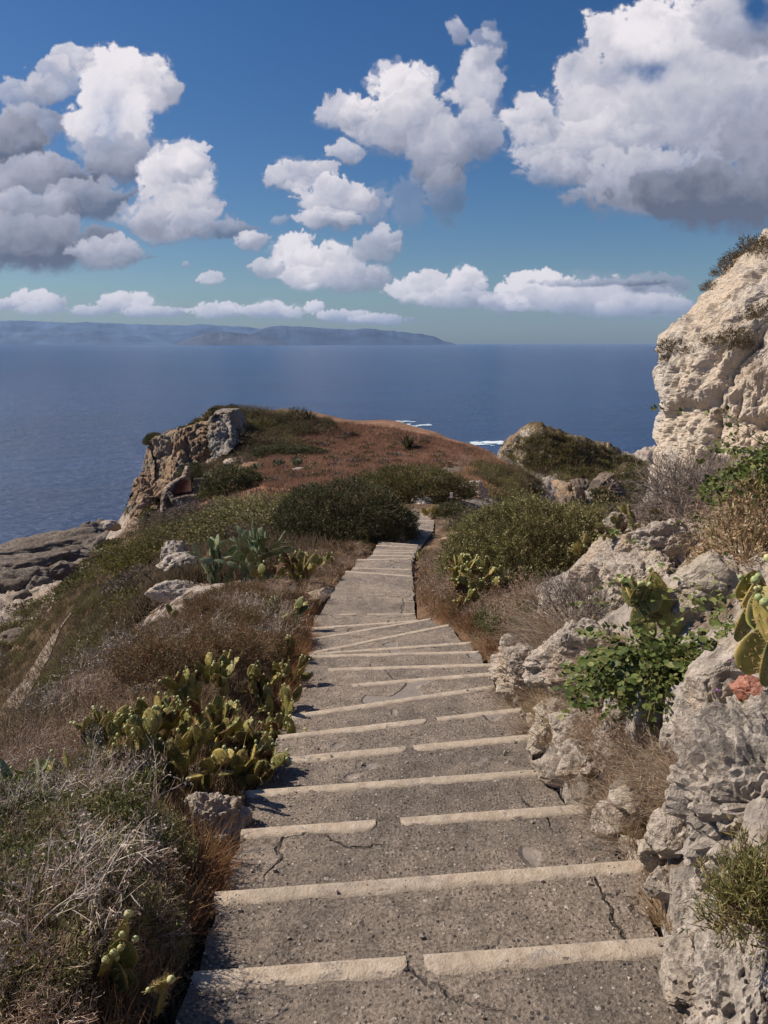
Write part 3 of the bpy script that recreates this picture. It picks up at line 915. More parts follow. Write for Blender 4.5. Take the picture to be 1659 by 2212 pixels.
# ------------------------------------------------------------------ the concrete steps
def concrete_mat():
    m, t, b, o = new_mat('worn_concrete')
    p = pos(t)
    n1 = nz(t, 0.9, 5, 0.6, p, .5); n2 = nz(t, 9, 6, 0.6, p); n3 = nz(t, 60, 5, 0.75, p)
    v = t.nodes.new('ShaderNodeTexVoronoi'); v.inputs['Scale'].default_value = 46; v.inputs['Randomness'].default_value = 1
    t.links.new(p, v.inputs['Vector'])
    v2 = t.nodes.new('ShaderNodeTexVoronoi'); v2.inputs['Scale'].default_value = 21
    t.links.new(p, v2.inputs['Vector'])
    c = ramp(t, n3, [(0.30, (.085, .074, .065)), (0.5, (.285, .25, .217)), (0.70, (.50, .45, .395))])
    c = mixc(t, 0.75, c, ramp(t, n2, [(0.3, (.62, .60, .58)), (0.65, (1.25, 1.2, 1.15))]), 'MULTIPLY')
    c = mixc(t, 0.8, c, ramp(t, n1, [(0.35, (.66, .65, .64)), (0.62, (1.28, 1.23, 1.16))]), 'MULTIPLY')
    # pebbles of the aggregate, a few of them pale
    sp = t.nodes.new('ShaderNodeSeparateColor'); t.links.new(v.outputs['Color'], sp.inputs[0])
    dots = ramp(t, v.outputs['Distance'], [(0.28, 1.0), (0.40, 0.0)])
    pick = ramp(t, sp.outputs[0], [(0.55, 0.0), (0.60, 1.0)])
    peb = ramp(t, sp.outputs[1], [(0.0, (.05, .047, .05)), (0.45, (.20, .17, .14)), (0.8, (.38, .32, .26)), (0.97, (.60, .56, .50))])
    c = mixc(t, mth(t, 'MULTIPLY', dots, pick), c, peb)
    sp2 = t.nodes.new('ShaderNodeSeparateColor'); t.links.new(v2.outputs['Color'], sp2.inputs[0])
    d2 = ramp(t, v2.outputs['Distance'], [(0.20, 1.0), (0.27, 0.0)])
    p2 = ramp(t, sp2.outputs[0], [(0.86, 0.0), (0.88, 1.0)])
    c = mixc(t, mth(t, 'MULTIPLY', d2, p2), c, ramp(t, sp2.outputs[1], [(0.0, (.08, .075, .08)), (0.6, (.30, .25, .21)), (1, (.58, .52, .46))]))
    # smooth mortar repairs
    patch = ramp(t, nz(t, 1.7, 2, 0.4, p, 0.2), [(0.64, 0.0), (0.655, 1.0)])
    c = mixc(t, mth(t, 'MULTIPLY', patch, 0.75), c, (.20, .18, .165))
    # cracks and worn, dusty bands
    vc = t.nodes.new('ShaderNodeTexVoronoi'); vc.feature = 'DISTANCE_TO_EDGE'; vc.inputs['Scale'].default_value = 0.75
    wn = t.nodes.new('ShaderNodeTexNoise'); wn.inputs['Scale'].default_value = 3.5; wn.inputs['Detail'].default_value = 6; t.links.new(p, wn.inputs['Vector'])
    ws = t.nodes.new('ShaderNodeVectorMath'); ws.operation = 'SCALE'; ws.inputs[3].default_value = .3; t.links.new(wn.outputs['Color'], ws.inputs[0])
    wa = t.nodes.new('ShaderNodeVectorMath'); wa.operation = 'ADD'; t.links.new(p, wa.inputs[0]); t.links.new(ws.outputs[0], wa.inputs[1]); t.links.new(wa.outputs[0], vc.inputs['Vector'])
    cr = ramp(t, vc.outputs['Distance'], [(0.0, 1.0), (0.011, 0.0)])
    cr = mth(t, 'MULTIPLY', cr, ramp(t, nz(t, 1.3, 2, .5, p), [(0.50, 0.0), (0.60, 1.0)]))
    c = mixc(t, mth(t, 'MULTIPLY', cr, .35), c, (.035, .03, .026))
    dust = ramp(t, nz(t, 2.6, 6, .7, p, .8), [(0.54, 0.0), (0.66, .45)])
    c = mixc(t, dust, c, (.42, .35, .28))
    t.links.new(c, b.inputs['Base Color'])
    h = mth(t, 'ADD', mth(t, 'MULTIPLY', n3, 0.9), mth(t, 'MULTIPLY', n2, 0.8))
    h = mth(t, 'SUBTRACT', h, mth(t, 'MULTIPLY', cr, 1.5))
    h = mth(t, 'ADD', h, mth(t, 'MULTIPLY', mth(t, 'MULTIPLY', dots, pick), 0.35))
    inv = mth(t, 'SUBTRACT', 1.0, mth(t, 'MULTIPLY', patch, 0.85))
    bump(t, b, mth(t, 'MULTIPLY', h, inv), 1.0, 0.03)
    b.inputs['Roughness'].default_value = 0.95
    return m


def strip_mat():
    m, t, b, o = new_mat('pale_edge_mortar')
    p = pos(t)
    n2 = nz(t, 14, 6, 0.65, p); n3 = nz(t, 90, 4, 0.7, p)
    c = ramp(t, n2, [(0.28, (.33, .265, .20)), (0.5, (.47, .39, .30)), (0.72, (.55, .48, .39))])
    c = mixc(t, 0.5, c, ramp(t, n3, [(0.3, (.7, .68, .66)), (0.6, (1.1, 1.1, 1.1))]), 'MULTIPLY')
    wear = ramp(t, nz(t, 7.0, 8, .75, p, .6), [(0.56, 0.0), (0.62, .85)])
    c = mixc(t, wear, c, ramp(t, n3, [(.3, (.13, .115, .10)), (.65, (.36, .32, .28))]))
    c = mixc(t, ramp(t, nz(t, 1.4, 5, .6, p, .5), [(.45, 0.0), (.65, .45)]), c, (.30, .255, .21))
    t.links.new(c, b.inputs['Base Color'])
    bump(t, b, mth(t, 'ADD', n3, mth(t, 'MULTIPLY', n2, 2.0)), 0.9, 0.008)
    return m


M_CONC = concrete_mat(); M_STRIP = strip_mat()
GAPS = {0: [(.432, .468)], 2: [(.375, .445)], 4: [(.505, .535)], 5: [(.59, .635)], 7: [(-.01, .02), (.05, .27)], 8: [(0, .14)], 14: [(0.02, .25), (.42, .52)], 6: []}
pg = Geo()
rng = np.random.RandomState(5)
strips = []
for k in range(len(ALL_EDGES) - 1):
    la, ra, za = ALL_EDGES[k]; lb, rb, zb = ALL_EDGES[k + 1]
    width = np.linalg.norm(ra - la)
    dep = max((lb[1] + rb[1] - la[1] - ra[1]) / 2, 0.05)
    near = la[1]
    res = 0.02 if near < 5 else 0.035 if near < 10 else 0.08
    nx = max(int(width / res), 8); nyy = max(int(dep / res), 3)
    s = np.linspace(0, 1, nx)[None, :]; q = np.linspace(0, 1, nyy)[:, None]
    A = la[None, :2] * (1 - s.T) + ra[None, :2] * s.T
    Bq = lb[None, :2] * (1 - s.T) + rb[None, :2] * s.T
    X = A[None, :, 0] * (1 - q) + Bq[None, :, 0] * q
    Y = A[None, :, 1] * (1 - q) + Bq[None, :, 1] * q
    # ragged sides
    side = (1 - np.clip(s / 0.02, 0, 1)) - (1 - np.clip((1 - s) / 0.02, 0, 1))
    X = X + side * 0.05 * fbm2(Y * 4, Y * 0 + k, 4, 9)
    landing = (k == 7 + 14)
    zl = zb + (za - .145 - zb) * (1 - q) if (dep > 2.2) else zb + 0 * q
    Z = zl + 0 * X + 0.010 * fbm2(X / .3, Y / .3, 4, 12) + 0.008 * fbm2(X / .06, Y / .06, 4, 13) * (1 if near < 12 else 0) + 0.012 * (1 - q) * 0
    Z = Z - 0.012 * np.clip(1 - (1 - q) * dep / 0.05, 0, 1) * (0.5 + rng.rand())
    # risers and flanks, drawn down from the borders of the tread
    def curtain(xs, ys, z1, drop):
        n = len(xs); rows = 4
        vv = []
        for r in range(rows):
            f = r / (rows - 1)
            jit = 0.012 * perlin2(np.arange(n) * 0.35, np.full(n, r * 1.7 + k), 3) if 0 < r else 0
            vv.append(np.stack([xs + jit, ys + jit, z1 - drop * f], 1))
        return np.concatenate(vv), grid_faces(n, rows)
    pg.add(np.stack([X.ravel(), Y.ravel(), Z.ravel()], 1), grid_faces(nx, nyy))
    v_, f_ = curtain(X[-1], Y[-1], Z[-1], 0.42); pg.add(v_, f_)
    v_, f_ = curtain(X[0], Y[0], Z[0], 0.2); pg.add(v_, f_)
    v_, f_ = curtain(X[:, 0], Y[:, 0], Z[:, 0], 0.45); pg.add(v_, f_)
    v_, f_ = curtain(X[:, -1], Y[:, -1], Z[:, -1], 0.45); pg.add(v_, f_)
    # pale strip along the outer edge
    idx = k + 1 - len(PRE)
    gaps = GAPS.get(idx, [])
    wst = [.105, .10, .095, .09, .10, .095, .095, .085, .085, .085, .08, .085, .08, .08, .06][idx] if 0 <= idx < 15 else .08
    seg = []
    cur = 0.0
    for g0, g1 in gaps + [(1.0, 1.0)]:
        if g0 - cur > 0.02: seg.append((cur, g0))
        cur = g1
    for s0, s1 in seg:
        n = max(int((s1 - s0) * width / (0.02 if near < 9 else 0.06)), 6)
        ss = np.linspace(s0, s1, n)
        P = lb[None] * (1 - ss[:, None]) + rb[None] * ss[:, None]
        dx, dy = rb[0] - lb[0], rb[1] - lb[1]; ln = math.hypot(dx, dy)
        nrm = np.array([dy / ln, -dx / ln])      # towards the viewer
        taper = np.clip(np.minimum((ss - s0), (s1 - ss)) * width / 0.025, 0.45, 1)
        loc = ss * width
        wdt = wst * .92 * (1 + 0.26 * fbm2(loc / .5, loc * 0 + idx, 6, 44, .62) - .5 * np.clip(fbm2(loc / .22, loc * 0 + idx * 5, 3, 48) - .38, 0, 1)) * taper
        wdt = np.minimum(wdt, dep * 0.92)
        near_e = -0.004 - 0.008 * np.abs(fbm2(loc / .12, loc * 0 + idx * 3, 4, 45))
        rowsv = []
        h = 0.004
        prof = [(0.0, -0.06, 1), (0.0, h * .7, 1), (0.12, h, 1), (0.5, h, 1), (0.9, h, 1), (1.0, -0.012, 1)]
        for a_, hh, _ in prof:
            off = near_e * (1 - a_) * -1 + wdt * a_ - 0.012 * (1 - a_)
            rowsv.append(np.stack([P[:, 0] + nrm[0] * off, P[:, 1] + nrm[1] * off, P[:, 2] + hh + 0.010 * fbm2(P[:, 0] / .3, P[:, 1] / .3, 4, 12) * (a_ > 0) + (0.002 * fbm2(loc / .07, loc * 0 + a_ * 9, 3, 46) if hh > 0 else 0)], 1))
        strips.append((np.concatenate(rowsv), grid_faces(n, len(prof))[:, ::-1], idx))
path = add('stair_path', pg.data('stair_path', [M_CONC], True))
tag(path, 'worn concrete steps going down the ridge', None, None, 'structure')
for v_, f_, idx in strips:
    add('edge_strip', mesh_data('edge_strip', v_, f_, [M_STRIP]), parent=path)

# ------------------------------------------------------------------ rocks
def ico(sub):
    bm = bmesh.new(); bmesh.ops.create_icosphere(bm, subdivisions=sub, radius=1.0)
    v = np.array([q.co[:] for q in bm.verts]); f = np.array([[w.index for w in q.verts] for q in bm.faces])
    bm.free()
    return v, f


_ICO = {k: ico(k) for k in (3, 4, 5, 6)}


def rock_geo(seed, dims, sub=5, facets=24, rough=0.10, cut=0.54, ridged=0.06, freq=1.0, layered=0.0, block=.15):
    v, f = _ICO[sub]
    r = np.random.RandomState(seed)
    p = v.copy()
    for _ in range(facets):
        n = r.normal(size=3); n /= np.linalg.norm(n)
        c = r.uniform(cut, 0.95)
        d = p @ n - c
        m = d > 0
        p[m] -= n * (d[m] * 0.92)[:, None]
    nrm = p / np.linalg.norm(p, axis=1)[:, None]
    q = p * freq * 1.6 + seed * 3.1
    disp = fbm3(q, 6, seed) * rough + (fbm3(q * 1.7, 5, seed + 9, 0.55, True) - 0.25) * ridged * 2
    pits = np.clip(perlin3(q * 4.5, seed + 4) - 0.25, 0, 1) * rough * .8
    if block: disp = disp * .75 + blocky(p, 1.35 * freq, block, seed + 40)
    p = p + nrm * (disp - pits)[:, None]
    if layered:
        zz = p[:, 2] * 5 + fbm3(q, 3, seed + 2) * 1.2
        p[:, :2] *= (1 + layered * (np.abs((zz % 1) - 0.5) * 2 - .5))[:, None]
    return p * np.array(dims), f


M_ROCK = rock_mat('limestone', (.47, .41, .34), (.70, .62, .53), (.17, .145, .125), (.60, .45, .32), 1.6, 0.9)
M_ROCKG = rock_mat('grey_limestone', (.41, .365, .315), (.64, .575, .50), (.13, .115, .10), (.50, .40, .31), 1.6, 0.8)
M_ROCKC = rock_mat('cream_limestone', (.50, .43, .34), (.66, .59, .49), (.28, .235, .19), (.60, .46, .33), 1.2, 0.9)
M_ROCKR = rock_mat('red_rock', (.36, .15, .10), (.55, .36, .29), (.20, .06, .035), (.38, .13, .07), 9.0, 0.6)
M_FARROCK = rock_mat('weathered_far_rock', (.17, .14, .115), (.34, .295, .245), (.05, .043, .037), (.15, .11, .08), 0.28, 1.0)


def rock(label, px, py, y, dims, seed, mat=None, rot=(0, 0, 0), sub=5, sink=0.25, snap=True, name='boulder', group=None, **kw):
    """a rock centred in a direction at distance y (its centre lies a little under the surface seen)"""
    c = hit(px, py, y * 0.6) if snap else None
    if c is None or abs(c[1] - y) > 0.35 * y: c = at_y(px, py, y)
    c = c + np.array([0, 0.25 * dims[1], -0.12 * dims[2]])
    v, f = rock_geo(seed, dims, sub, **kw)
    o = add(name, mesh_data(name, v, f, [mat or M_ROCK], smooth=False), c, rot=rot)
    return tag(o, label, 'rock', group)


# beside the steps on the right, nearest first
rock('large grey weathered boulder at the lower right corner beside the lowest step', 1770, 2070, 2.25, (.34, .42, .62), 3, M_ROCKG, (0.1, 0.25, .4), 6, rough=.24, ridged=.26, freq=1.9, cut=.7)
rock('big pitted grey rock face rising above the corner boulder on the right', 1735, 1770, 2.62, (.33, .45, .48), 8, M_ROCKG, (0, 0.3, 1.1), 6, rough=.24, ridged=.26, freq=1.9, cut=.7)
rock('pale grey rock filling the bottom right corner of the picture', 1640, 2190, 1.98, (.30, .26, .30), 5, M_ROCKG, (0, 0.1, .9), 6, rough=.2, ridged=.2, freq=1.7, snap=False)
rock('low grey rock between the corner boulder and the lowest tread', 1520, 2120, 2.3, (.16, .2, .16), 6, M_ROCK, (0, 0.1, .2), 5, rough=.2, ridged=.2, freq=1.7, snap=False)
rock('small rounded stone at the right end of the lowest pale strip', 1475, 2085, 2.4, (.09, .1, .09), 11, M_ROCK, (0, 0, .3), 4)
rock('grey lump of rock under the corner boulder at the bottom edge', 1560, 2190, 2.05, (.20, .22, .18), 13, M_ROCK, (0.2, 0.1, 2.0), 5, rough=.14)
rock('flat pale stone slab between the second strip and the corner boulder', 1430, 1880, 2.98, (.17, .13, .10), 15, M_ROCKC, (0.25, 0.1, .5), 5, rough=.08)
rock('pale stone below the flat slab, touching the corner boulder', 1440, 1965, 2.72, (.09, .11, .10), 17, M_ROCK, (0, 0.2, 1.5), 4)
rock('angular pale rock at the right end of the third strip', 1335, 1800, 3.35, (.13, .15, .14), 19, M_ROCK, (0, 0.1, .9), 5)
rock('upright pointed rock standing like a fin beside the third strip', 1300, 1715, 3.72, (.13, .10, .26), 22, M_ROCKG, (0.05, -0.12, .5), 5, cut=.55)
rock('low angular boulder lying at the right end of the fourth strip', 1207, 1685, 4.25, (.19, .12, .11), 24, M_ROCK, (0, .35, -.5), 5)
rock('blocky grey rock behind the upright fin', 1270, 1650, 4.35, (.22, .16, .15), 27, M_ROCK, (0, 0, .2), 5)
rock('crumbling cream rock beside the fifth strip', 1185, 1600, 4.85, (.17, .2, .18), 29, M_ROCKC, (0, 0, 1.2), 5, rough=.2)
rock('small cream rock with a dark hollow at the sixth strip', 1215, 1555, 5.1, (.22, .2, .16), 31, M_ROCKC, (0, 0, .2), 5, rough=.18)
rock('smooth dark grey slab standing upright under the green vine', 1425, 1545, 3.85, (.22, .2, .38), 33, M_ROCKG, (0.1, 0.05, .1), 5, rough=.05, ridged=.03, cut=.6)
rock('smooth dark slab leaning right of the upright one', 1520, 1560, 3.45, (.22, .2, .36), 36, M_ROCKG, (0.1, 0.25, .5), 5, rough=.05, ridged=.03, cut=.6)
rock('narrow grey slab at the left of the dark slabs', 1352, 1560, 4.1, (.12, .16, .26), 39, M_ROCKG, (0, -.1, .8), 5, rough=.07)
rock('whitish rock streaked with grey under the big prickly pear', 1590, 1470, 3.25, (.23, .22, .24), 41, M_ROCK, (0, 0.2, .4), 5, rough=.1)
rock('reddish brown stone below the big prickly pear at the right edge', 1635, 1500, 2.45, (.10, .10, .07), 43, M_ROCKR, (0.2, -.1, .7), 5, rough=.07, ridged=.04)
rock('big pale outcrop beside the ninth strip', 1160, 1470, 6.2, (.42, .45, .30), 45, M_ROCK, (0, .3, .3), 6, rough=.16, ridged=.12, freq=1.4)
rock('broad pale outcrop under the dry grass', 1270, 1440, 5.9, (.45, .5, .34), 47, M_ROCK, (0, .25, 1.1), 6, rough=.16, ridged=.12, freq=1.4)
rock('pale rock left of the green vine', 1320, 1500, 5.0, (.26, .26, .24), 48, M_ROCK, (0, .2, 2.1), 5, rough=.15)
rock('grey angular block at the edge of the wedge shaped steps', 1110, 1395, 7.9, (.24, .18, .18), 50, M_ROCKG, (0, 0, .4), 5)
rock('smooth rounded grey rock standing at the left end of the outcrop', 1222, 1300, 7.7, (.30, .36, .42), 52, M_ROCKG, (0, .2, .2), 6, rough=.08, ridged=.05)
rock('layered grey outcrop right of the rounded rock', 1310, 1255, 7.6, (.50, .40, .36), 54, M_ROCK, (0.1, .35, .3), 6, rough=.12, ridged=.12, freq=1.3, layered=.08)
rock('fissured outcrop in the middle of the right bank', 1400, 1270, 7.0, (.48, .42, .36), 56, M_ROCK, (0, .2, 1.0), 6, rough=.14, ridged=.12, freq=1.4)
rock('pale ledge under the cactus at the top of the bank', 1355, 1190, 8.1, (.62, .42, .26), 58, M_ROCK, (0.1, -.15, .5), 6, rough=.12, ridged=.10, layered=.05)
rock('pale rock wall below the dry grey bush', 1470, 1190, 7.3, (.55, .45, .48), 60, M_ROCK, (0, .15, .2), 6, rough=.14, ridged=.1, freq=1.3)
rock('pale pinkish rock between the vine and the dried plant', 1540, 1290, 5.6, (.42, .4, .32), 62, M_ROCKC, (0, .1, 1.3), 5, rough=.1)
rock('cream boulder at the top end of the bank beside the large bush', 1345, 1150, 9.4, (.30, .28, .22), 64, M_ROCKC, (0, .1, .3), 5, rough=.1)
rock('pale rock at the foot of the cliff', 1490, 1050, 9.6, (.20, .2, .16), 65, M_ROCKC, (0, .1, .3), 5, rough=.1)
stone_data = []
for k in range(6):
    v_, f_ = rock_geo(900 + k, (1, .8, .6), 4, facets=18, rough=.12, cut=.45, ridged=.08, block=.12)
    stone_data.append(mesh_data('stone', v_, f_, [[M_ROCK, M_ROCKC, M_ROCKG][k % 3]]))
rs_ = random.Random(4)
STONE_AT = [((1085, 1480), (1240, 1720), 26, .5), ((1240, 1720), (1330, 1870), 18, .5), ((1330, 1870), (1400, 2010), 12, .5), ((1130, 1500), (1420, 1760), 40, 1.0), ((1180, 1380), (1330, 1500), 16, 1.0)]
for (ax_, ay_), (bx_, by_), n_s, wide in STONE_AT:
    for _ in range(n_s):
        f_s = rs_.random(); h_ = hit(ax_ + (bx_ - ax_) * f_s + rs_.gauss(0, 34) * wide, ay_ + (by_ - ay_) * f_s + rs_.gauss(0, 26) * wide, 1.8)
        if h_ is None or h_[1] > 9 or on_stairs(h_[0], h_[1], .02)[0]: continue
        s_s = rs_.choice([.03, .045, .06, .09, .12])
        tag(add('stone', stone_data[rs_.randrange(6)], (h_[0], h_[1], h_[2]), rot=(rs_.uniform(-.5, .5), rs_.uniform(-.5, .5), rs_.uniform(0, 6.3)), scl=(s_s, s_s, s_s)), 'one of the loose stones lying on the bank right of the steps', 'stone', 'loose stones on the right bank')
rock('pale angular rock in the middle of the grassy hollow right of the third strip', 1400, 1730, 3.6, (.20, .17, .13), 111, M_ROCKC, (0, .2, .6), 5)
rock('grey broken rock between the hollow and the corner boulder', 1480, 1800, 2.95, (.17, .16, .15), 112, M_ROCK, (0, .2, 1.6), 5)
rock('low cream rock right of the second strip under the pale grass', 1395, 1850, 3.1, (.17, .13, .09), 113, M_ROCKC, (0, .2, 2.6), 5)
rock('jagged rock against the right end of the seventh strip', 1110, 1510, 5.6, (.17, .2, .17), 114, M_ROCK, (0, .2, .6), 5)
rock('long pale rock hugging the steps between the fifth and sixth strips', 1150, 1570, 5.0, (.14, .24, .12), 115, M_ROCKC, (0, .2, .2), 5)
rock('broken grey ledge above the upright fin rock', 1340, 1620, 4.4, (.30, .22, .17), 116, M_ROCK, (0, .25, .9), 5)
rock('rough pale outcrop above the low angular boulder', 1260, 1580, 4.9, (.30, .26, .20), 117, M_ROCK, (0, .3, 1.9), 6)
# beside the steps on the left
rock('rugged grey rock beside the third strip on the left', 455, 1800, 3.42, (.29, .23, .26), 70, M_ROCK, (0.1, 0, .3), 6, rough=.18, ridged=.14, freq=1.6)
rock('flat brown stone standing on edge at the left of the fourth strip', 524, 1740, 3.62, (.075, .05, .13), 72, M_ROCKC, (0.1, .1, .3), 4)
rock('small stones at the left edge of the second strip', 545, 1965 - 230, 3.55, (.06, .06, .05), 73, M_ROCK, (0, 0, 1), 4)
rock('low pale rock on the left edge of the long landing', 690, 1290, 12.4, (.42, .3, .16), 75, M_ROCKC, (0, 0, .8), 5, rough=.15)
rock('white boulder behind the tall prickly pear, lower left one', 385, 1285, 17.6, (.75, .5, .33), 77, M_ROCK, (0, .1, .3), 5, rough=.13)
rock('largest white boulder left of the tall prickly pear', 395, 1232, 18.6, (.85, .6, .45), 79, M_ROCK, (0, .2, 1.1), 5, rough=.13)
rock('small white boulder topmost left of the tall prickly pear', 375, 1198, 20, (.55, .5, .55), 81, M_ROCK, (0, 0, .3), 5, rough=.13)
rock('white rock under the pads of the tall prickly pear', 455, 1285, 15.8, (.5, .4, .25), 83, M_ROCK, (0, 0, .3), 5, rough=.13)
rock('flat pale rock between cactus and scrub low on the left slope', 300, 1500, 6.6, (.36, .2, .09), 85, M_ROCKC, (0, -.3, .5), 5, rough=.08)
rock('brown weathered rock above the flat pale one on the left', 185, 1480, 8.4, (.26, .2, .12), 87, M_ROCK, (0, -.3, .7), 5, rough=.16)
rock('grey ledge under a prickly pear in the left scrub', 440, 1375, 12.5, (.4, .25, .16), 89, M_ROCK, (0, -.3, .7), 5, rough=.13)
rock('grey flat ledge above the twiggy scrub on the left', 345, 1400, 12.0, (.4, .25, .16), 91, M_ROCK, (0, -.3, .2), 5, rough=.13)
# at the foot of the steps and on the headland
rock('craggy brown rock beside the white marker post', 1015, 1068, 44.5, (1.8, 1.4, 1.2), 93, M_ROCK, (0, 0, .3), 5, rough=.16, ridged=.12, freq=1.6)
rock('low rock wall end below the yellow green shrub', 915, 1087, 37, (1.1, .7, .45), 95, M_ROCK, (0, 0, .9), 4, rough=.16)
rock('grey boulder on the headland in front of the cliff', 655, 1018, 66, (1.4, .9, .5), 97, M_ROCKG, (0, 0, .2), 4, rough=.16)
rock('pale boulder among shrubs under the rock pillar', 655 - 140, 1000, 83, (1.9, 1.0, .7), 99, M_ROCK, (0, 0, .2), 4, rough=.16)
rock('pale fallen boulder left of the ruin', 240, 1135, 74, (1.2, 1.0, .8), 101, M_ROCK, (0, 0, .2), 4, rough=.16)

# boulders and slabs of the shore far below on the left
SHORE = [(30, 1218, 205, 24, 12, 7.5, .25), (130, 1175, 207, 21, 11, 6.0, .32), (198, 1148, 205, 8.5, 8, 7.5, .1), (215, 1185, 188, 8, 7, 5.5, .4), (190, 1187, 190, 7, 6, 3.4, .9), (160, 1195, 190, 5, 4, 3.2, .2),
         (25, 1260, 180, 12, 8, 6.2, .2), (60, 1245, 176, 6, 4, 2.6, .6), (112, 1240, 170, 7, 6, 4.4, .3), (88, 1268, 165, 6.5, 5, 4.5, .4), (140, 1235, 172, 5.5, 5, 4.0, .8), (180, 1225, 165, 4, 4, 3.0, .1),
         (35, 1305, 150, 9, 6, 5.0, .3), (105, 1305, 148, 5.5, 4.5, 4.4, .6), (15, 1345, 138, 7, 5, 3.8, .3), (165, 1260, 150, 4.6, 4, 3.2, .7), (60, 1290, 152, 5, 4, 2.4, .1), (150, 1288, 142, 3.4, 3, 2.6, .2),
         (85, 1340, 122, 5.5, 3, 1.8, -.5), (130, 1335, 112, 3.2, 2, 1.2, -.5), (25, 1372, 112, 5.5, 3, 2.0, -.5), (247, 1168, 160, 5, 4, 4.2, .2), (215, 1215, 140, 2.6, 2.2, 2.8, .2), (255, 1240, 76, 1.0, 1.2, 2.2, .3)]
SL = ['long flat topped slab of rock lying in the sea at the left edge', 'tilted rock slab reaching from the long slab towards the square crag', 'square crag standing in the sea at the end of the slabs', 'dark upright rock beside the square crag', 'white edged shore rock under the square crag']
for k, (px, py, y, a, b_, c, rz) in enumerate(SHORE):
    y2 = min(y, 47.0 / -ut(px, py)[1]); sc_ = y2 / y; y = y2; a *= sc_; b_ *= sc_; c *= sc_
    c0 = at_y(px, py, y)
    v, f = rock_geo(200 + k, (a, b_, c), 5 if a > 5 else 4, facets=16, rough=.12, cut=.5, ridged=.09, freq=1.5)
    o = add('shore_rock', mesh_data('shore_rock', v, f, [M_FARROCK]), (c0[0], c0[1], c0[2] - c * .35), rot=(0, -.12, rz))
    if k < 5: tag(o, SL[k], 'rock')
    else: tag(o, 'one of the brown boulders piled on the shore below the left slope', 'rock', 'boulders on the shore below the slope')


# ------------------------------------------------------------------ the white cliff on the right
def cliff():
    prof = [(-5.0, 4.25), (-3.3, 4.28), (-2.6, 4.28), (-2.3, 4.22), (-1.9, 4.32), (-1.3, 4.33), (-.7, 4.38), (-.35, 4.40), (0.0, 4.58), (.45, 4.98), (.8, 5.32), (1.15, 5.62), (1.55, 6.05), (1.85, 6.45), (2.05, 6.9), (2.25, 7.5), (2.5, 8.4), (2.8, 9.8)]
    prof = np.array(prof)
    nz_ = 300
    zs = np.linspace(-5.0, 2.8, nz_)
    xl = np.interp(zs, prof[:, 0], prof[:, 1]) + 0.66
    nf, nb = 330, 60
    V_ = []
    for z_, x0 in zip(zs, xl):
        s = np.linspace(0, 1, nf)
        # front: from the far edge round to the right, getting nearer
        lean = (z_ + 2.3) * 0.34 * (z_ > -2.3)
        fx = x0 + 6.5 * s ** 1.15
        fy = 13.2 - 5.2 * s ** 0.8 * (1 - 0.25 * s) + lean * 0.9 + 1.0 * np.exp(-s * 25)
        bs = np.linspace(0, 1, nb + 1)[1:]
        bx_ = x0 + 6.5 * bs[::-1] ** 1.3
        by_ = 14.4 + lean * .9 + 4.0 * bs[::-1]
        V_.append(np.stack([np.r_[bx_, fx], np.r_[by_, fy], np.full(nf + nb, z_)], 1))
    V_ = np.array(V_)
    g = V_.reshape(-1, 3)
    gx = np.gradient(V_, axis=1); gz = np.gradient(V_, axis=0)
    n = np.cross(gx, gz); n /= np.linalg.norm(n, axis=2)[..., None] + 1e-9
    n = n.reshape(-1, 3)
    if n[(nz_ // 2) * (nf + nb) + nb + 60][1] > 0: n = -n
    d = blocky(g, .62, .36, 61, .45, aniso=(1, 1, .6)) + blocky(g, 1.7, .075, 67, crack=.8) + blocky(g, 4.5, .02, 69, crack=1.2) + fbm3(g * np.array([.8, .8, .6]), 4, 3) * 0.22 + fbm3(g * np.array([2.4, 2.4, 1.3]) + 9, 7, 4, .58) * 0.12 + (fbm3(g * np.array([2.6, 2.6, 1.1]), 7, 5, .58, True) - .25) * 0.14
    q = g + 0.15 * np.stack([fbm3(g * 3, 3, 21), fbm3(g * 3, 3, 22), fbm3(g * 3, 3, 23)], 1)
    pits = np.clip(perlin3(q * np.array([4.2, 4.2, 2.0]), 6) - 0.34, 0, .5) * 0.8 + np.clip(perlin3(q * 8.5, 8) - 0.25, 0, .5) * 0.22
    slots = np.clip(perlin3(q * np.array([2.2, 2.2, 1.2]) + 30, 9) - 0.28, 0, .3) * 1.1
    g = g + n * (d - pits - slots)[:, None]
    return g, grid_faces(nf + nb, nz_)


def cliff_mat():
    m, t, b, o = new_mat('white_cliff_limestone')
    p = pos(t)
    n1 = nz(t, 0.7, 5, 0.6, p, .5); n2 = nz(t, 5, 7, 0.68, p, .3); n3 = nz(t, 34, 6, 0.72, p)
    c = ramp(t, n1, [(0.36, (.72, .66, .59)), (0.5, (.80, .70, .58)), (0.68, (.80, .65, .49))])
    c = mixc(t, 0.65, c, ramp(t, n2, [(0.28, (.48, .45, .42)), (0.45, (.95, .93, .9)), (0.7, (1.12, 1.1, 1.08))]), 'MULTIPLY')
    c = mixc(t, 0.5, c, ramp(t, n3, [(0.3, (.55, .52, .5)), (0.55, (1.05, 1.05, 1.05))]), 'MULTIPLY')
    st = nz(t, 1.6, 6, .7, p, 1.0)
    c = mixc(t, ramp(t, st, [(0.56, 0.0), (0.70, .3)]), c, (.38, .34, .30))
    t.links.new(c, b.inputs['Base Color'])
    h = mth(t, 'ADD', n2, mth(t, 'MULTIPLY', n3, 0.4))
    bump(t, b, h, 1.0, 0.14)
    return m


gv, gf = cliff()
CLIFF_BVH = BVHTree.FromPolygons([tuple(v) for v in gv.tolist()], [tuple(f) for f in gf.tolist()])


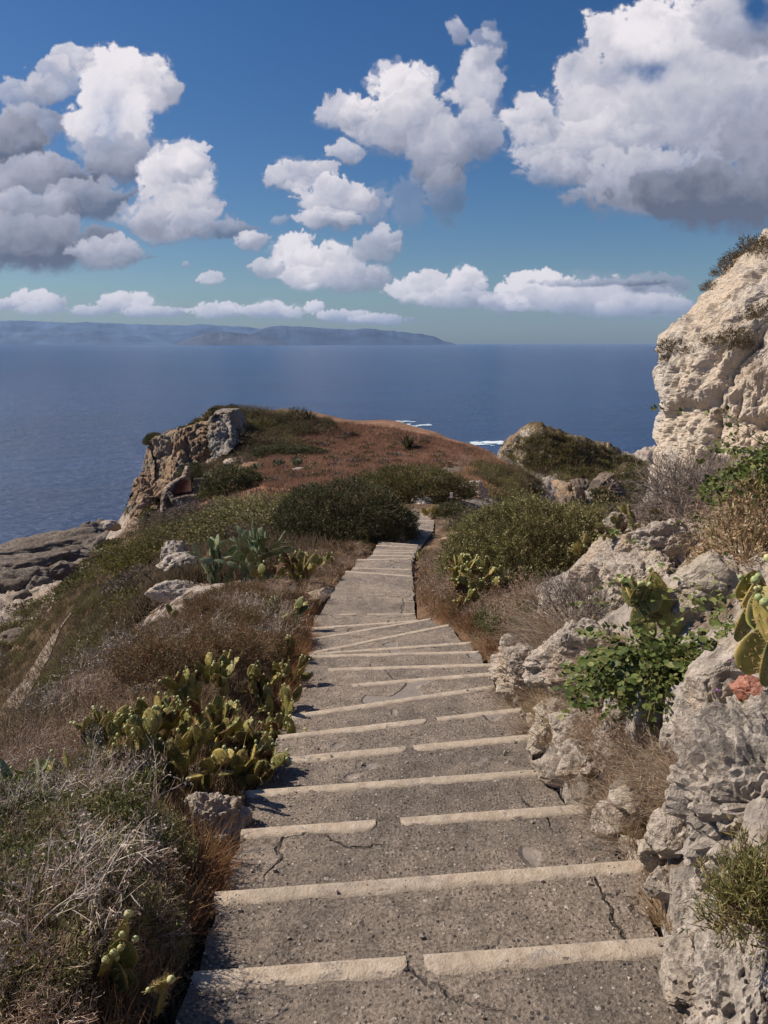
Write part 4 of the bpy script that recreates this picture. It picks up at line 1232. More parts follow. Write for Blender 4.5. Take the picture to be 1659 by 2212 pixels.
def on_cliff(px, py):
    """point of the cliff met in a direction, or in one a little to the right of it"""
    for k in range(24):
        d_ = Vector(ray(px + 7 * k, py + 4 * k)).normalized()
        h_ = CLIFF_BVH.ray_cast(Vector((0, 0, 0)), d_, 60.0)
        if h_[0] is not None: return np.array(h_[0])
    return None


tag(add('cliff', mesh_data('cliff', gv, gf, [cliff_mat()], smooth=False)), 'pale limestone cliff pitted with holes above the right bank', None, None, 'structure')


# ------------------------------------------------------------------ cliffs of the headland on the left, and of the gorge on the right
def crag(name, top, foot, seed, label, amp=1.0, mat=None, nu=220, nv=90, fscale=1.0, near=0.93):
    """rock face between an upper and a lower edge, with its own depth behind"""
    T_ = np.array([at_y(a, b, c * near) for a, b, c in top]); F_ = np.array([at_y(a, b, c * near) for a, b, c in foot])
    def resamp(P, n):
        d = np.r_[0, np.cumsum(np.linalg.norm(np.diff(P, axis=0), axis=1))]; s = np.linspace(0, d[-1], n)
        return np.stack([np.interp(s, d, P[:, k]) for k in range(3)], 1)
    T_ = resamp(T_, nu); F_ = resamp(F_, nu)
    f = np.linspace(0, 1, nv)[:, None, None]
    G_ = F_[None] * (1 - f) + T_[None] * f
    # cap running back from the top edge
    back = np.array([0, 1.0, 0])
    cap = np.stack([T_ + back * k * 0.8 + np.array([0, 0, -.05 * k]) for k in range(1, 8)])
    G_ = np.concatenate([G_, cap])
    shp = G_.shape[:2]
    gu_ = np.gradient(G_, axis=1); gv_ = np.gradient(G_, axis=0)
    n = np.cross(gu_, gv_); n /= np.linalg.norm(n, axis=2)[..., None] + 1e-9
    if n[nv // 2, nu // 2, 1] > 0: n = -n
    g = G_.reshape(-1, 3); n = n.reshape(-1, 3)
    s_ = 1 / fscale
    d = fbm3(g * np.array([.16, .16, .09]) * s_, 4, seed) * 1.5 + fbm3(g * np.array([.5, .5, .22]) * s_, 6, seed + 2, .55) * .8 + (fbm3(g * np.array([.45, .45, .16]) * s_ + 5, 6, seed + 3, .55, True) - .25) * 1.3
    d = d * .8 + blocky(g, .26 * s_, 1.15, seed + 50, aniso=(1, 1, .30)) + fbm3(g * np.array([1.1, 1.1, .5]), 5, seed + 70, .6) * .35
    w = np.repeat(np.r_[np.ones(nv), np.linspace(.8, 0, 7)], nu)
    g = g + n * (d * amp * w)[:, None]
    o = add(name, mesh_data(name, g, grid_faces(nu, shp[0]), [mat or M_FARCLIFF]))
    return tag(o, label, None, None, 'structure')


def far_cliff_mat(name, a, bq, c_, dk):
    m, t, b, o = new_mat(name)
    p = pos(t)
    mp = t.nodes.new('ShaderNodeMapping'); mp.inputs['Scale'].default_value = (1, 1, .35); t.links.new(p, mp.inputs[0])
    n1 = nz(t, 0.16, 5, 0.6, mp.outputs[0], .6); n2 = nz(t, 1.1, 7, 0.68, mp.outputs[0], .3); n3 = nz(t, 5, 5, 0.7, p)
    c = ramp(t, n1, [(0.38, a), (0.5, bq), (0.62, c_)])
    c = mixc(t, 0.8, c, ramp(t, n2, [(0.33, dk), (0.46, (.85, .85, .85)), (0.7, (1.15, 1.12, 1.1))]), 'MULTIPLY')
    c = mixc(t, 0.5, c, ramp(t, n3, [(0.3, (.5, .5, .5)), (0.6, (1.1, 1.1, 1.1))]), 'MULTIPLY')
    t.links.new(c, b.inputs['Base Color'])
    bump(t, b, mth(t, 'ADD', n2, mth(t, 'MULTIPLY', n3, 0.3)), 1.0, 0.8)
    return m


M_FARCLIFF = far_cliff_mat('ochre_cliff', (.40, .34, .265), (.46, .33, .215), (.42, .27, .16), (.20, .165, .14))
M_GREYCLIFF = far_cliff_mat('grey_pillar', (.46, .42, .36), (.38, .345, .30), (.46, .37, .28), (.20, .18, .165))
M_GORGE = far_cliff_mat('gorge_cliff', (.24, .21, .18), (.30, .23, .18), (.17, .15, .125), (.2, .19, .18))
crag('headland_cliff', [(322, 962, 101), (345, 942, 101), (378, 927, 102), (410, 918, 103), (452, 908, 104)],
     [(306, 1060, 97), (330, 1075, 94), (362, 1082, 90), (405, 1055, 92), (458, 985, 99)], 31, 'ochre cliff face of the headland on the left')
crag('headland_cliff', [(446, 905, 101), (452, 890, 102), (470, 884, 103), (500, 884, 104), (512, 900, 104.5), (520, 940, 103)],
     [(450, 990, 96), (462, 988, 95), (480, 985, 94.5), (496, 975, 95), (508, 962, 97), (522, 950, 100)], 37, 'pale grey rock pillar right of the ochre cliff', .8, M_GREYCLIFF)
crag('headland_cliff', [(278, 1068, 92), (292, 1045, 95), (308, 1010, 99), (318, 985, 101), (325, 965, 101)],
     [(274, 1118, 86), (296, 1110, 86), (318, 1095, 89), (330, 1085, 91), (338, 1070, 94)], 41, 'broken seaward corner of the ochre cliff', .7)
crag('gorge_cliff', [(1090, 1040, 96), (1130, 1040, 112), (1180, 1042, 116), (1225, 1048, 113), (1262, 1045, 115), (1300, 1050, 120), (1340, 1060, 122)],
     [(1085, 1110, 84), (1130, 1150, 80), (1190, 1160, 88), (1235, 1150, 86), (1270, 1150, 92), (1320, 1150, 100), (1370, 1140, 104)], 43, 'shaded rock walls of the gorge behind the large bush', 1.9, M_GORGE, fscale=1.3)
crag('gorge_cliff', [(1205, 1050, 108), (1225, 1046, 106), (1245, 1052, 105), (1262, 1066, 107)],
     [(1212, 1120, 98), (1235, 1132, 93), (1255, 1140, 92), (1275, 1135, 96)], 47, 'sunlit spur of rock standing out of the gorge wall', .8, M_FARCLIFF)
for k, (px, py, y, a, b_, c) in enumerate([(1150, 934, 152, 2.8, 2.4, 2.2), (1120, 953, 168, 4, 4, 2.2), (1290, 975, 165, 3, 3, 1.5), (1335, 992, 160, 3, 3, 1.8), (1365, 1010, 150, 6, 5, 2.2), (1393, 990, 158, 4, 5, 2.6), (1345, 1045, 128, 3.4, 3, 1.6), (1132, 942, 150, 2.0, 2, 1.6), (1168, 940, 150, 2.0, 2, 1.4), (1118, 956, 166, 1.8, 2, 1.4), (1175, 955, 165, 1.6, 2, 1.3), (1105, 972, 152, 1.5, 2, 1.2), (1150, 958, 146, 1.8, 2, 1.5), (1050, 1072, 62, 1.6, 1.2, .9)]):
    c0 = at_y(px, py, y)
    v, f = rock_geo(300 + k, (a, b_, c), 5, facets=16, rough=.2, cut=.5, ridged=.16, freq=1.8)
    o = add('knoll_rock', mesh_data('knoll_rock', v, f, [M_GREYCLIFF if k in (2, 3, 4, 5) else M_FARROCK]), (c0[0], c0[1], c0[2] - c * .4))
    if k == 0: tag(o, 'rocky summit of the knoll above the surf', 'rock')
    elif k == 13: tag(o, 'small grey rock on the brown spur right of the trail', 'rock')
    else: tag(o, 'one of the pale grey rocks along the ridge right of the knoll', 'rock', 'grey rocks along the ridge of the knoll')

# ------------------------------------------------------------------ plant building blocks
def unit(a):
    return a / (np.linalg.norm(a, axis=-1, keepdims=True) + 1e-9)


def vary(r, cols, n, amt=0.22):
    cols = np.array(cols, float)
    c = cols[r.randint(len(cols), size=n)]
    return np.clip(c * (1 + r.uniform(-amt, amt, (n, 1))) * (1 + r.uniform(-.06, .06, (n, 3))), 0, 1)


def put_leaves(g, r, C, D, ln, wd, col, m=0):
    n = len(C); D = unit(D); S = unit(np.cross(D, r.normal(size=(n, 3))))
    ln = np.broadcast_to(ln, n)[:, None]; wd = np.broadcast_to(wd, n)[:, None]
    U = np.cross(D, S)
    mid = C + D * ln * .5 + U * ln * .06
    v = np.stack([C, mid + S * wd / 2, C + D * ln, mid - S * wd / 2], 1).reshape(-1, 3)
    g.add(v, np.arange(4 * n).reshape(n, 4), np.repeat(col, 4, 0), m)


def put_round(g, r, C, Nn, rad, col, m=0):
    """roundish leaves: six sided, slightly folded"""
    n = len(C); Nn = unit(Nn); A = unit(np.cross(Nn, r.normal(size=(n, 3)))); B_ = np.cross(Nn, A)
    rad = np.broadcast_to(rad, n)[:, None]
    vs = []
    for k in range(8):
        a = k * math.pi / 4
        vs.append(C + A * rad * math.cos(a) + B_ * rad * .9 * math.sin(a) + Nn * rad * .16 * abs(math.sin(a)))
    v = np.stack(vs, 1).reshape(-1, 3)
    i = np.arange(n)[:, None] * 8
    f = np.concatenate([i + [0, 1, 2, 3], i + [0, 3, 4, 5], i + [0, 5, 6, 7]], 0)
    g.add(v, f, np.repeat(col, 8, 0), m)


def put_twigs(g, P0, P1, r0, r1, col, m=1):
    n = len(P0); D = unit(P1 - P0)
    A = unit(np.cross(D, np.array([0.31, 0.17, 0.93]) + 0 * D)); B_ = np.cross(D, A)
    r0 = np.broadcast_to(r0, n)[:, None]; r1 = np.broadcast_to(r1, n)[:, None]
    vs = []
    for P, rr_ in ((P0, r0), (P1, r1)):
        for k in range(3):
            a = k * 2 * math.pi / 3
            vs.append(P + (A * math.cos(a) + B_ * math.sin(a)) * rr_)
    v = np.stack(vs, 1).reshape(-1, 3)
    i = np.arange(n)[:, None] * 6
    f = np.concatenate([i + [0, 1, 4, 3], i + [1, 2, 5, 4], i + [2, 0, 3, 5]], 0)
    g.add(v, f, np.repeat(col, 6, 0), m)


def branches(r, n0, spread, h, gens, kids, length, rad, jit=0.5, up=0.1, shrink=0.8, thin=0.68, base=0.08):
    """branching stems: returns lists of segments and their ends"""
    a = r.rand(n0) * 2 * np.pi; q = np.sqrt(r.rand(n0))
    P = np.stack([np.cos(a) * q * base, np.sin(a) * q * base, np.zeros(n0)], 1)
    D = unit(np.stack([np.cos(a) * q * spread, np.sin(a) * q * spread, np.full(n0, h)], 1) + r.normal(size=(n0, 3)) * .12)
    segs = []
    L_ = length; R_ = rad
    for gn in range(gens):
        ln = L_ * r.uniform(.6, 1.3, len(P))[:, None]
        mid = P + D * ln * .5 + r.normal(size=P.shape) * L_ * .06
        E = mid + unit(D + r.normal(size=D.shape) * .22) * ln * .5
        segs.append((P, mid, R_, R_ * .85)); segs.append((mid, E, R_ * .85, R_ * thin))
        if gn == gens - 1:
            return segs, E, unit(E - mid)
        k = kids
        P = np.repeat(E, k, 0); D = np.repeat(unit(E - mid), k, 0)
        D = unit(D + r.normal(size=D.shape) * jit + np.array([0, 0, up]))
        L_ *= shrink; R_ *= thin


MATS = [M_LEAF, M_TWIG, M_GRASS]
MAUVE = [(.366, .266, .189), (.496, .378, .283), (.260, .171, .112), (.614, .507, .401), (.330, .212, .130)]
GREYTW = [(.23, .19, .16), (.30, .25, .215), (.15, .12, .10)]
BROWN = [(.20, .13, .08), (.15, .095, .06), (.28, .185, .115)]


def twig_bush(name, seed, n0=14, spread=.9, h=1.0, gens=5, kids=2, length=.17, rad=.0042, cols=MAUVE, tips=0, tipcols=None, tiplen=.02, tipw=.006, jit=.5, up=.08, shrink=.8, thin=.7, base=.08, frac=1.0):
    r = np.random.RandomState(seed); g = Geo()
    segs, E, D = branches(r, n0, spread, h, gens, kids, length, rad, jit, up, shrink, thin, base)
    ends = []
    for P0, P1, a, b_ in segs:
        put_twigs(g, P0, P1, max(a, .0009), max(b_, .0008), vary(r, cols, len(P0), .25))
        ends.append((P1, unit(P1 - P0)))
    if tips:
        Pa = np.concatenate([e[0] for e in ends[-4:]]); Da = np.concatenate([e[1] for e in ends[-4:]])
        idx = r.randint(len(Pa), size=tips)
        put_leaves(g, r, Pa[idx] + r.normal(size=(tips, 3)) * tiplen * .7, Da[idx] + r.normal(size=(tips, 3)) * .7, tiplen * r.uniform(.6, 1.3, tips), tipw * r.uniform(.7, 1.3, tips), vary(r, tipcols, tips, .3), 0)
    return g.data(name, MATS)


def shoot_bush(name, seed, dims, shoots=500, slen=.2, per=12, ll=.03, lw=.012, cols=((.05, .07, .02),), lump=.28, lumpf=2.2, up=.5, stems=40, inner=.35, stemcol=BROWN, low=-.25, hollow=.7, spike=0.0):
    r = np.random.RandomState(seed); g = Geo()
    d = unit(r.normal(size=(shoots * 3, 3))); d = d[d[:, 2] > low][:shoots]
    n = len(d)
    f = 1 + lump * perlin3(d * lumpf + seed, seed) * 2 + lump * .5 * perlin3(d * lumpf * 2.7 + seed, seed + 1) * 2
    rad = f * r.uniform(hollow, 1.0, n)
    k = int(n * inner); rad[:k] *= r.uniform(.45, .85, k)
    dm = np.array(dims)
    S0 = d * rad[:, None] * dm; S0[:, 2] = np.maximum(S0[:, 2], -.05)
    SD = unit(unit(d * dm) + np.array([0, 0, up]) + r.normal(size=(n, 3)) * .38)
    sl = slen * r.uniform(.5, 1.2, n) * (1 + spike * (r.rand(n) < .06) * 2)
    tone = vary(r, cols, n, .25) * (1 + .35 * perlin3(d * 3.1 + 7, seed + 3))[:, None]
    tt = r.rand(n, per)
    C = S0[:, None] + SD[:, None] * (tt * sl[:, None])[..., None] + r.normal(size=(n, per, 3)) * ll * .35
    D = SD[:, None] * .8 + r.normal(size=(n, per, 3)) * .62
    cc = np.repeat(tone, per, 0) * r.uniform(.75, 1.3, (n * per, 1))
    put_leaves(g, r, C.reshape(-1, 3), D.reshape(-1, 3), ll * r.uniform(.7, 1.3, n * per), lw * r.uniform(.7, 1.3, n * per), np.clip(cc, 0, 1), 0)
    # shoot stems and main branches
    put_twigs(g, S0 - SD * sl[:, None] * .4, S0 + SD * sl[:, None] * .9, ll * .07, ll * .03, vary(r, stemcol, n))
    if stems:
        idx = r.randint(n, size=stems); base = r.normal(size=(stems, 3)) * dm * .08; base[:, 2] = -.1 * dm[2]
        mid = (base + S0[idx]) / 2 + r.normal(size=(stems, 3)) * dm * .06
        w = .012 * dm.max() + .002
        put_twigs(g, base, mid, w, w * .7, vary(r, stemcol, stems)); put_twigs(g, mid, S0[idx], w * .7, w * .25, vary(r, stemcol, stems))
    return g.data(name, MATS)


def grass_tuft(name, seed, n=90, h=.3, spread=.5, w=.004, cols=((.40, .27, .13),), base=.05, curl=.5, seeds=0):
    r = np.random.RandomState(seed); g = Geo()
    a = r.rand(n) * 2 * np.pi; q = np.sqrt(r.rand(n))
    P = np.stack([np.cos(a) * q * base, np.sin(a) * q * base, np.full(n, -.01)], 1)
    D = unit(np.stack([np.cos(a) * q * spread, np.sin(a) * q * spread, np.ones(n)], 1) + r.normal(size=(n, 3)) * .18)
    S = unit(np.cross(D, r.normal(size=(n, 3))))
    H = h * r.uniform(.45, 1.15, n)
    rows = []
    for k, ww in enumerate((1, .8, .5, .08)):
        f = k / 3
        c = P + D * (H * f)[:, None] + np.stack([np.cos(a), np.sin(a), -.5 + 0 * a], 1) * (H * curl * f * f * r.uniform(.2, 1, n))[:, None]
        rows += [c - S * w * ww, c + S * w * ww]
    v = np.stack(rows, 1).reshape(-1, 3)
    i = np.arange(n)[:, None] * 8
    f = np.concatenate([i + [0, 1, 3, 2], i + [2, 3, 5, 4], i + [4, 5, 7, 6]], 0)
    g.add(v, f, np.repeat(vary(r, cols, n, .3), 8, 0), 2)
    if seeds:
        tips = rows[-1]; idx = r.randint(n, size=seeds)
        put_leaves(g, r, tips[idx] + r.normal(size=(seeds, 3)) * .006, D[idx] + r.normal(size=(seeds, 3)) * .4, .014, .005, vary(r, cols, seeds, .3), 2)
    return g.data(name, MATS)


# ------------------------------------------------------------------ scattering helpers
def poly_pts(poly, n, seed):
    r = np.random.RandomState(seed); p = np.array(poly, float)
    lo, hi = p.min(0), p.max(0); out_ = []
    while len(out_) < n:
        q = lo + (hi - lo) * r.rand(2); ins = False; j = len(p) - 1
        for i_ in range(len(p)):
            if (p[i_, 1] > q[1]) != (p[j, 1] > q[1]) and q[0] < (p[j, 0] - p[i_, 0]) * (q[1] - p[i_, 1]) / (p[j, 1] - p[i_, 1]) + p[i_, 0]: ins = not ins
            j = i_
        if ins: out_.append(q)
    return out_


TRAIL = [(-60, 1640), (10, 1555), (45, 1500), (82, 1440), (104, 1400), (125, 1365), (160, 1320)]


EXC = [(430, 1650, 200, 85), (455, 1790, 130, 95), (240, 2150, 120, 100), (1015, 1068, 50, 30), (395, 1250, 60, 60)]


def near_trail(px, py):
    if any(((px - a) / c) ** 2 + ((py - b_) / d) ** 2 < 1 for a, b_, c, d in EXC): return True
    for (a, b_), (c, d) in zip(TRAIL[:-1], TRAIL[1:]):
        ex, ey = c - a, d - b_; t_ = max(0, min(1, ((px - a) * ex + (py - b_) * ey) / (ex * ex + ey * ey)))
        if math.hypot(px - a - ex * t_, py - b_ - ey * t_) < 62 * max(.25, (py - 1300) / 260): return True
    return False


def scatter(name, protos, poly, n, s0, s1, seed, label, cat, group, sink=0.08, y0=0.0, flat=1.0, ymax=400, ymin=0, clear=.08, mind=0.0):
    r = random.Random(seed); k = 0; placed = []
    for q in poly_pts(poly, n, seed):
        h_ = hit(q[0], q[1], y0)
        if h_ is None or h_[1] > ymax or h_[1] < ymin: continue
        if h_[1] < 40 and on_stairs(h_[0], h_[1], clear)[0]: continue
        if name != 'grass_tuft' and near_trail(q[0], q[1]): continue
        s = r.uniform(s0, s1)
        if h_[1] < 40 and name in ('shrub', 'heather', 'dry_shrub') and on_stairs(h_[0], h_[1], clear + s * (1.05 if name == 'shrub' else .22))[0]: continue
        if mind and any((h_[0] - a) ** 2 + (h_[1] - b_) ** 2 < (mind * (s + c)) ** 2 for a, b_, c in placed): continue
        placed.append((h_[0], h_[1], s))
        o_ = add(name, protos[r.randrange(len(protos))], (h_[0], h_[1], h_[2] - sink * s), rot=(r.uniform(-.12, .12), r.uniform(-.12, .12), r.uniform(0, 6.28)), scl=(s, s, s * flat * r.uniform(.8, 1.2)))
        tag(o_, label, cat, group); k += 1
    return k


def plant(name, data, px, py, y, s, label, cat='shrub', group=None, rz=0.0, snap=True, dz=0.0, rot=None):
    """one plant standing on the ground met in a direction"""
    h_ = hit(px, py, y * .7) if snap else None
    if h_ is None or abs(h_[1] - y) > .3 * y: h_ = at_y(px, py, y)
    s = (s, s, s) if isinstance(s, (int, float)) else s
    o_ = add(name, data, (h_[0], h_[1], h_[2] + dz), rot=rot or (0, 0, rz), scl=s)
    return tag(o_, label, cat, group)


# ------------------------------------------------------------------ shrubs
DARKG = [(.074, .082, .029), (.096, .101, .038), (.058, .062, .024), (.126, .120, .054)]
OLIVE = [(.154, .143, .053), (.193, .176, .072), (.116, .110, .040), (.253, .226, .110)]
YELG = [(.16, .15, .034), (.12, .115, .028), (.20, .18, .055)]
BRG = [(.155, .115, .063), (.121, .095, .048), (.196, .144, .081)]
GREYG = [(.13, .125, .085), (.10, .098, .06), (.17, .16, .115)]

far_dark = [shoot_bush('dark_shrub', 400 + k, (1, 1, .75), 900, .15, 8, .052, .024, DARKG, stems=10, lump=.35) for k in range(4)]
far_olive = [shoot_bush('olive_shrub', 410 + k, (1, 1, .65), 900, .15, 8, .052, .024, OLIVE + YELG, stems=10, lump=.35) for k in range(4)]
far_brown = [shoot_bush('brown_shrub', 420 + k, (1, 1, .6), 900, .15, 8, .052, .024, BRG + [(.10, .09, .05)], stems=10, lump=.4) for k in range(4)]
far_yellow = [shoot_bush('yellow_green_shrub', 440 + k, (1, 1, .6), 900, .15, 8, .052, .024, YELG, stems=10, lump=.35) for k in range(3)]
far_grey = [shoot_bush('grey_shrub', 430 + k, (1, 1, .6), 900, .15, 8, .052, .024, [(.14, .11, .085), (.18, .14, .11), (.11, .09, .065)], stems=10, lump=.3) for k in range(3)]

# large ones that can be told apart
hero = shoot_bush('olive_green_foliage', 501, (1.75, 1.25, 1.25), 9500, .15, 11, .040, .017, [(.17, .165, .058), (.23, .215, .09), (.12, .12, .04), (.30, .28, .13)], lump=.13, up=.6, stems=60, hollow=.9, spike=1.0, inner=.3, stemcol=BROWN)
plant('mastic_bush', hero, 1150, 1252, 13.0, (.90, 1, 1), 'large rounded olive green bush right of the steps, its right side in shade', 'bush', dz=.15, snap=False)
lb = shoot_bush('dark_green_foliage', 503, (1.85, 1.6, 1.45), 9000, .18, 9, .05, .022, DARKG + [(.085, .085, .04), (.06, .065, .03)], lump=.14, up=.5, stems=70, hollow=.88, inner=.3, stemcol=BROWN, spike=.5)
plant('mastic_bush', lb, 745, 1165, 23.5, (1.22, 1.2, 1.12), 'large dark green bush left of the steps, casting its shadow on the lower landing', 'bush', dz=.1, snap=False)
yb = shoot_bush('yellow_green_foliage', 505, (3.6, 2.2, 1.7), 7000, .22, 8, .08, .036, YELG + DARKG, lump=.16, up=.4, stems=40, hollow=.86, stemcol=BROWN)
plant('broad_bush', yb, 888, 1068, 39, (.88, .9, .86), 'broad yellow green bush at the foot of the steps below the brown field', 'bush', snap=False)
db = shoot_bush('low_dark_foliage', 507, (1, 1, .8), 2600, .14, 9, .05, .028, DARKG, lump=.16, stems=20, hollow=.86, stemcol=BROWN)
plant('round_bush', db, 975, 1128, 30, (.85, 1.0, .9), 'small dark bush at the right edge of the last flight of steps', 'bush', snap=False)
plant('round_bush', db, 505, 1062, 62, (2.8, 2.6, 2.4), 'dark green dome shaped bush right of the ruin on the headland', 'bush', rz=1.0)
plant('round_bush', db, 432, 1040, 80, (2.6, 2.4, 2.4), 'dark bush growing over the rocks behind the ruin', 'bush', rz=2.0)
plant('round_bush', db, 628, 983, 86, (4.6, 2.4, 1.3), 'low flat green bush lying in the brown field', 'bush', rz=.0)
plant('wind_bent_tree', db, 334, 952, 95, (1.35, 1.3, 1.5), 'small dark tree leaning out over the left edge of the ochre cliff', 'tree', rz=3.0, snap=False, dz=-.3)
for k, (px, py, y, s, mt, lab) in enumerate([
        (545, 1165, 31, (2.5, 2.0, 1.35), 0, 'dense green bush behind the tall prickly pear, nearest to it'), (470, 1140, 36, (2.5, 2.0, 1.2), 0, 'dark green bush left of the dense one behind the prickly pear'),
        (600, 1125, 38, (2.8, 2.0, 1.2), 1, 'olive bush between the dark bush by the steps and the ruin'), (420, 1115, 48, (2.4, 2.0, .9), 3, 'greyish shrub just below the ruined wall'), (380, 1140, 50, (2.2, 2.0, 1.1), 1, 'olive shrub below the corner of the ruined wall'),
        (330, 1225, 44, (2.6, 2.2, 2.6), 1, 'tall olive shrub on the slope beside the white boulders'), (318, 1275, 38, (2.0, 2.0, 1.6), 3, 'grey brown shrub below the tall olive shrub'), (372, 1180, 40, (1.5, 1.5, 1.3), 1, 'small round olive shrub above the white boulders'),
        (650, 1085, 46, (2.6, 2.0, .8), 1, 'low olive shrub at the edge of the brown field'), (540, 1100, 48, (2.6, 2.0, .9), 0, 'dark low shrub between the dome shaped bush and the steps'),
        (560, 970, 88, (5.0, 3.0, 2.4), 2, 'brown leafless shrub thicket under the green crest of the headland'), (510, 955, 95, (3.0, 3.0, 2.2), 2, 'brown shrub beside the grey rock pillar')]):
    plant('thicket_shrub', [far_olive, far_yellow, far_brown, far_grey][mt][k % 3], px, py, y, s, lab, 'bush', rz=k * 1.3)

scatter('shrub', far_dark + far_olive + far_yellow + far_olive + far_brown + far_grey, [(0, 1640), (0, 1400), (120, 1300), (235, 1190), (300, 1125), (400, 1100), (420, 1180), (350, 1290), (260, 1400), (180, 1480)], 300, .55, 1.35, 31,
        'one of the low green and brown shrubs covering the left slope above the shore', 'shrub', 'shrubs covering the slope above the shore', y0=16, mind=.42, sink=.3, flat=.8)
scatter('shrub', far_olive + far_brown + far_grey, [(400, 1200), (430, 1110), (560, 1085), (640, 1080), (700, 1100), (640, 1160), (500, 1200)], 50, .6, 1.2, 33,
        'one of the low shrubs in the saddle between the steps and the ruin', 'shrub', 'low shrubs in the saddle', y0=22, mind=.3, sink=.2)
scatter('shrub', far_dark + far_brown + far_brown + far_olive, [(505, 960), (475, 895), (500, 885), (560, 893), (700, 908), (710, 925), (640, 945), (590, 985), (480, 1010)], 190, 1.0, 2.3, 34,
        'one of the dark shrubs on the green crest of the headland', 'shrub', 'shrubs on the crest of the headland', y0=60, mind=.3, sink=.2)
scatter('shrub', far_brown + far_olive + far_dark, [(1000, 1050), (1040, 1005), (1100, 1010), (1180, 1020), (1180, 1060), (1120, 1075), (1050, 1080)], 90, .7, 1.6, 36,
        'one of the shrubs on the brown spur above the gorge', 'shrub', 'shrubs on the brown spur', y0=45, mind=.3, sink=.2)
scatter('shrub', far_dark + far_olive + far_grey, [(940, 1150), (1000, 1090), (1100, 1090), (1300, 1130), (1320, 1200), (1200, 1230), (1000, 1200)], 50, .5, 1.1, 39,
        'one of the shrubs in the hollow behind the large olive green bush', 'shrub', 'shrubs in the hollow behind the large bush', y0=14, mind=.3, sink=.2)


def brush(name, poly, n, s0, s1, cols, seed, label, y0):
    """far low brush that reads as one mass"""
    r = np.random.RandomState(seed); g = Geo(); rr_ = random.Random(seed)
    for q in poly_pts(poly, n, seed):
        h_ = hit(q[0], q[1], y0)
        if h_ is None: continue
        s_ = rr_.uniform(s0, s1); k = int(130 + 50 * s_)
        d = unit(r.normal(size=(k, 3))); d[:, 2] = np.abs(d[:, 2])
        C = h_ + d * r.uniform(.6, 1, k)[:, None] * s_ * np.array([1, 1, .55]) * (1 + .5 * perlin3(d * 2 + seed + q[0], 3))[:, None]
        put_leaves(g, r, C, d + r.normal(size=(k, 3)) * .8 + np.array([0, 0, .4]), .17 * s_ + .08, .10 * s_ + .05, vary(r, [cols[rr_.randrange(len(cols))]], k, .3), 0)
    return tag(add(name, g.data(name, MATS)), label, None, None, 'stuff')


# dry grass of the headland: stuff
def grass_cover(name, poly, n, hgt, cols, seed, label, y0, blades=9, y1=400, wid=.012):
    r = np.random.RandomState(seed); g = Geo(); P = []
    for q in poly_pts(poly, n, seed):
        h_ = hit(q[0], q[1], y0)
        if h_ is not None and h_[1] < y1 and not (h_[1] < 36 and on_stairs(h_[0], h_[1], .05)[0]): P.append(h_)
    P = np.repeat(np.array(P), blades, 0); m = len(P)
    sc = (P[:, 1] / P[:, 1].mean()) ** .3
    base = P + r.normal(size=(m, 3)) * np.array([1, 1, 0]) * hgt * .35
    D = unit(r.normal(size=(m, 3)) * .55 + np.array([0, 0, 1]))
    tone = np.repeat(1 + .45 * fbm2(P[::blades, 0] / 6, P[::blades, 1] / 6, 4, seed), blades)[:, None]
    S = unit(np.cross(D, r.normal(size=(m, 3)))) * (wid * hgt / .4 * sc)[:, None]
    H = (hgt * r.uniform(.5, 1.3, m) * sc)[:, None]
    v = np.stack([base - S, base + S, base + D * H], 1).reshape(-1, 3)
    g.add(v, np.arange(3 * m).reshape(m, 3), np.repeat(np.clip(vary(r, cols, m, .3) * tone, 0, 1), 3, 0), 2)
    return tag(add(name, g.data(name, MATS)), label, None, None, 'stuff')


RUST = [(.305, .169, .111), (.240, .130, .088), (.390, .234, .150), (.312, .215, .156)]
GOLD = [(.437, .287, .149), (.345, .218, .115), (.506, .356, .207)]
grass_cover('dry_grass', [(480, 1045), (560, 1000), (640, 940), (720, 912), (850, 927), (950, 948), (1060, 980), (1010, 1012), (880, 1012), (780, 1045), (640, 1058)], 11000, .42, RUST, 51, 'reddish brown dry grass covering the headland field', 45, 10, wid=.022)
grass_cover('dry_grass', [(960, 1050), (1020, 995), (1060, 985), (1110, 1015), (1150, 1040), (1080, 1075), (1000, 1075)], 2600, .45, GOLD + RUST, 52, 'golden dry grass on the spur right of the trail', 40, 9, wid=.02)
grass_cover('dry_scrub', [(0, 1640), (0, 1350), (235, 1185), (330, 1100), (560, 1060), (700, 1060), (700, 1200), (400, 1300), (180, 1480)], 6000, .5, BRG + [(.17, .125, .09), (.20, .16, .12)], 53, 'brown undergrowth between the shrubs of the left slope', 17, 8, wid=.02)
grass_cover('dry_scrub', [(1085, 985), (1110, 955), (1180, 940), (1300, 970), (1400, 1000), (1400, 1100), (1280, 1060), (1100, 1010)], 2500, .9, BRG + OLIVE, 54, 'brown undergrowth on the knoll', 100, 8, wid=.02)

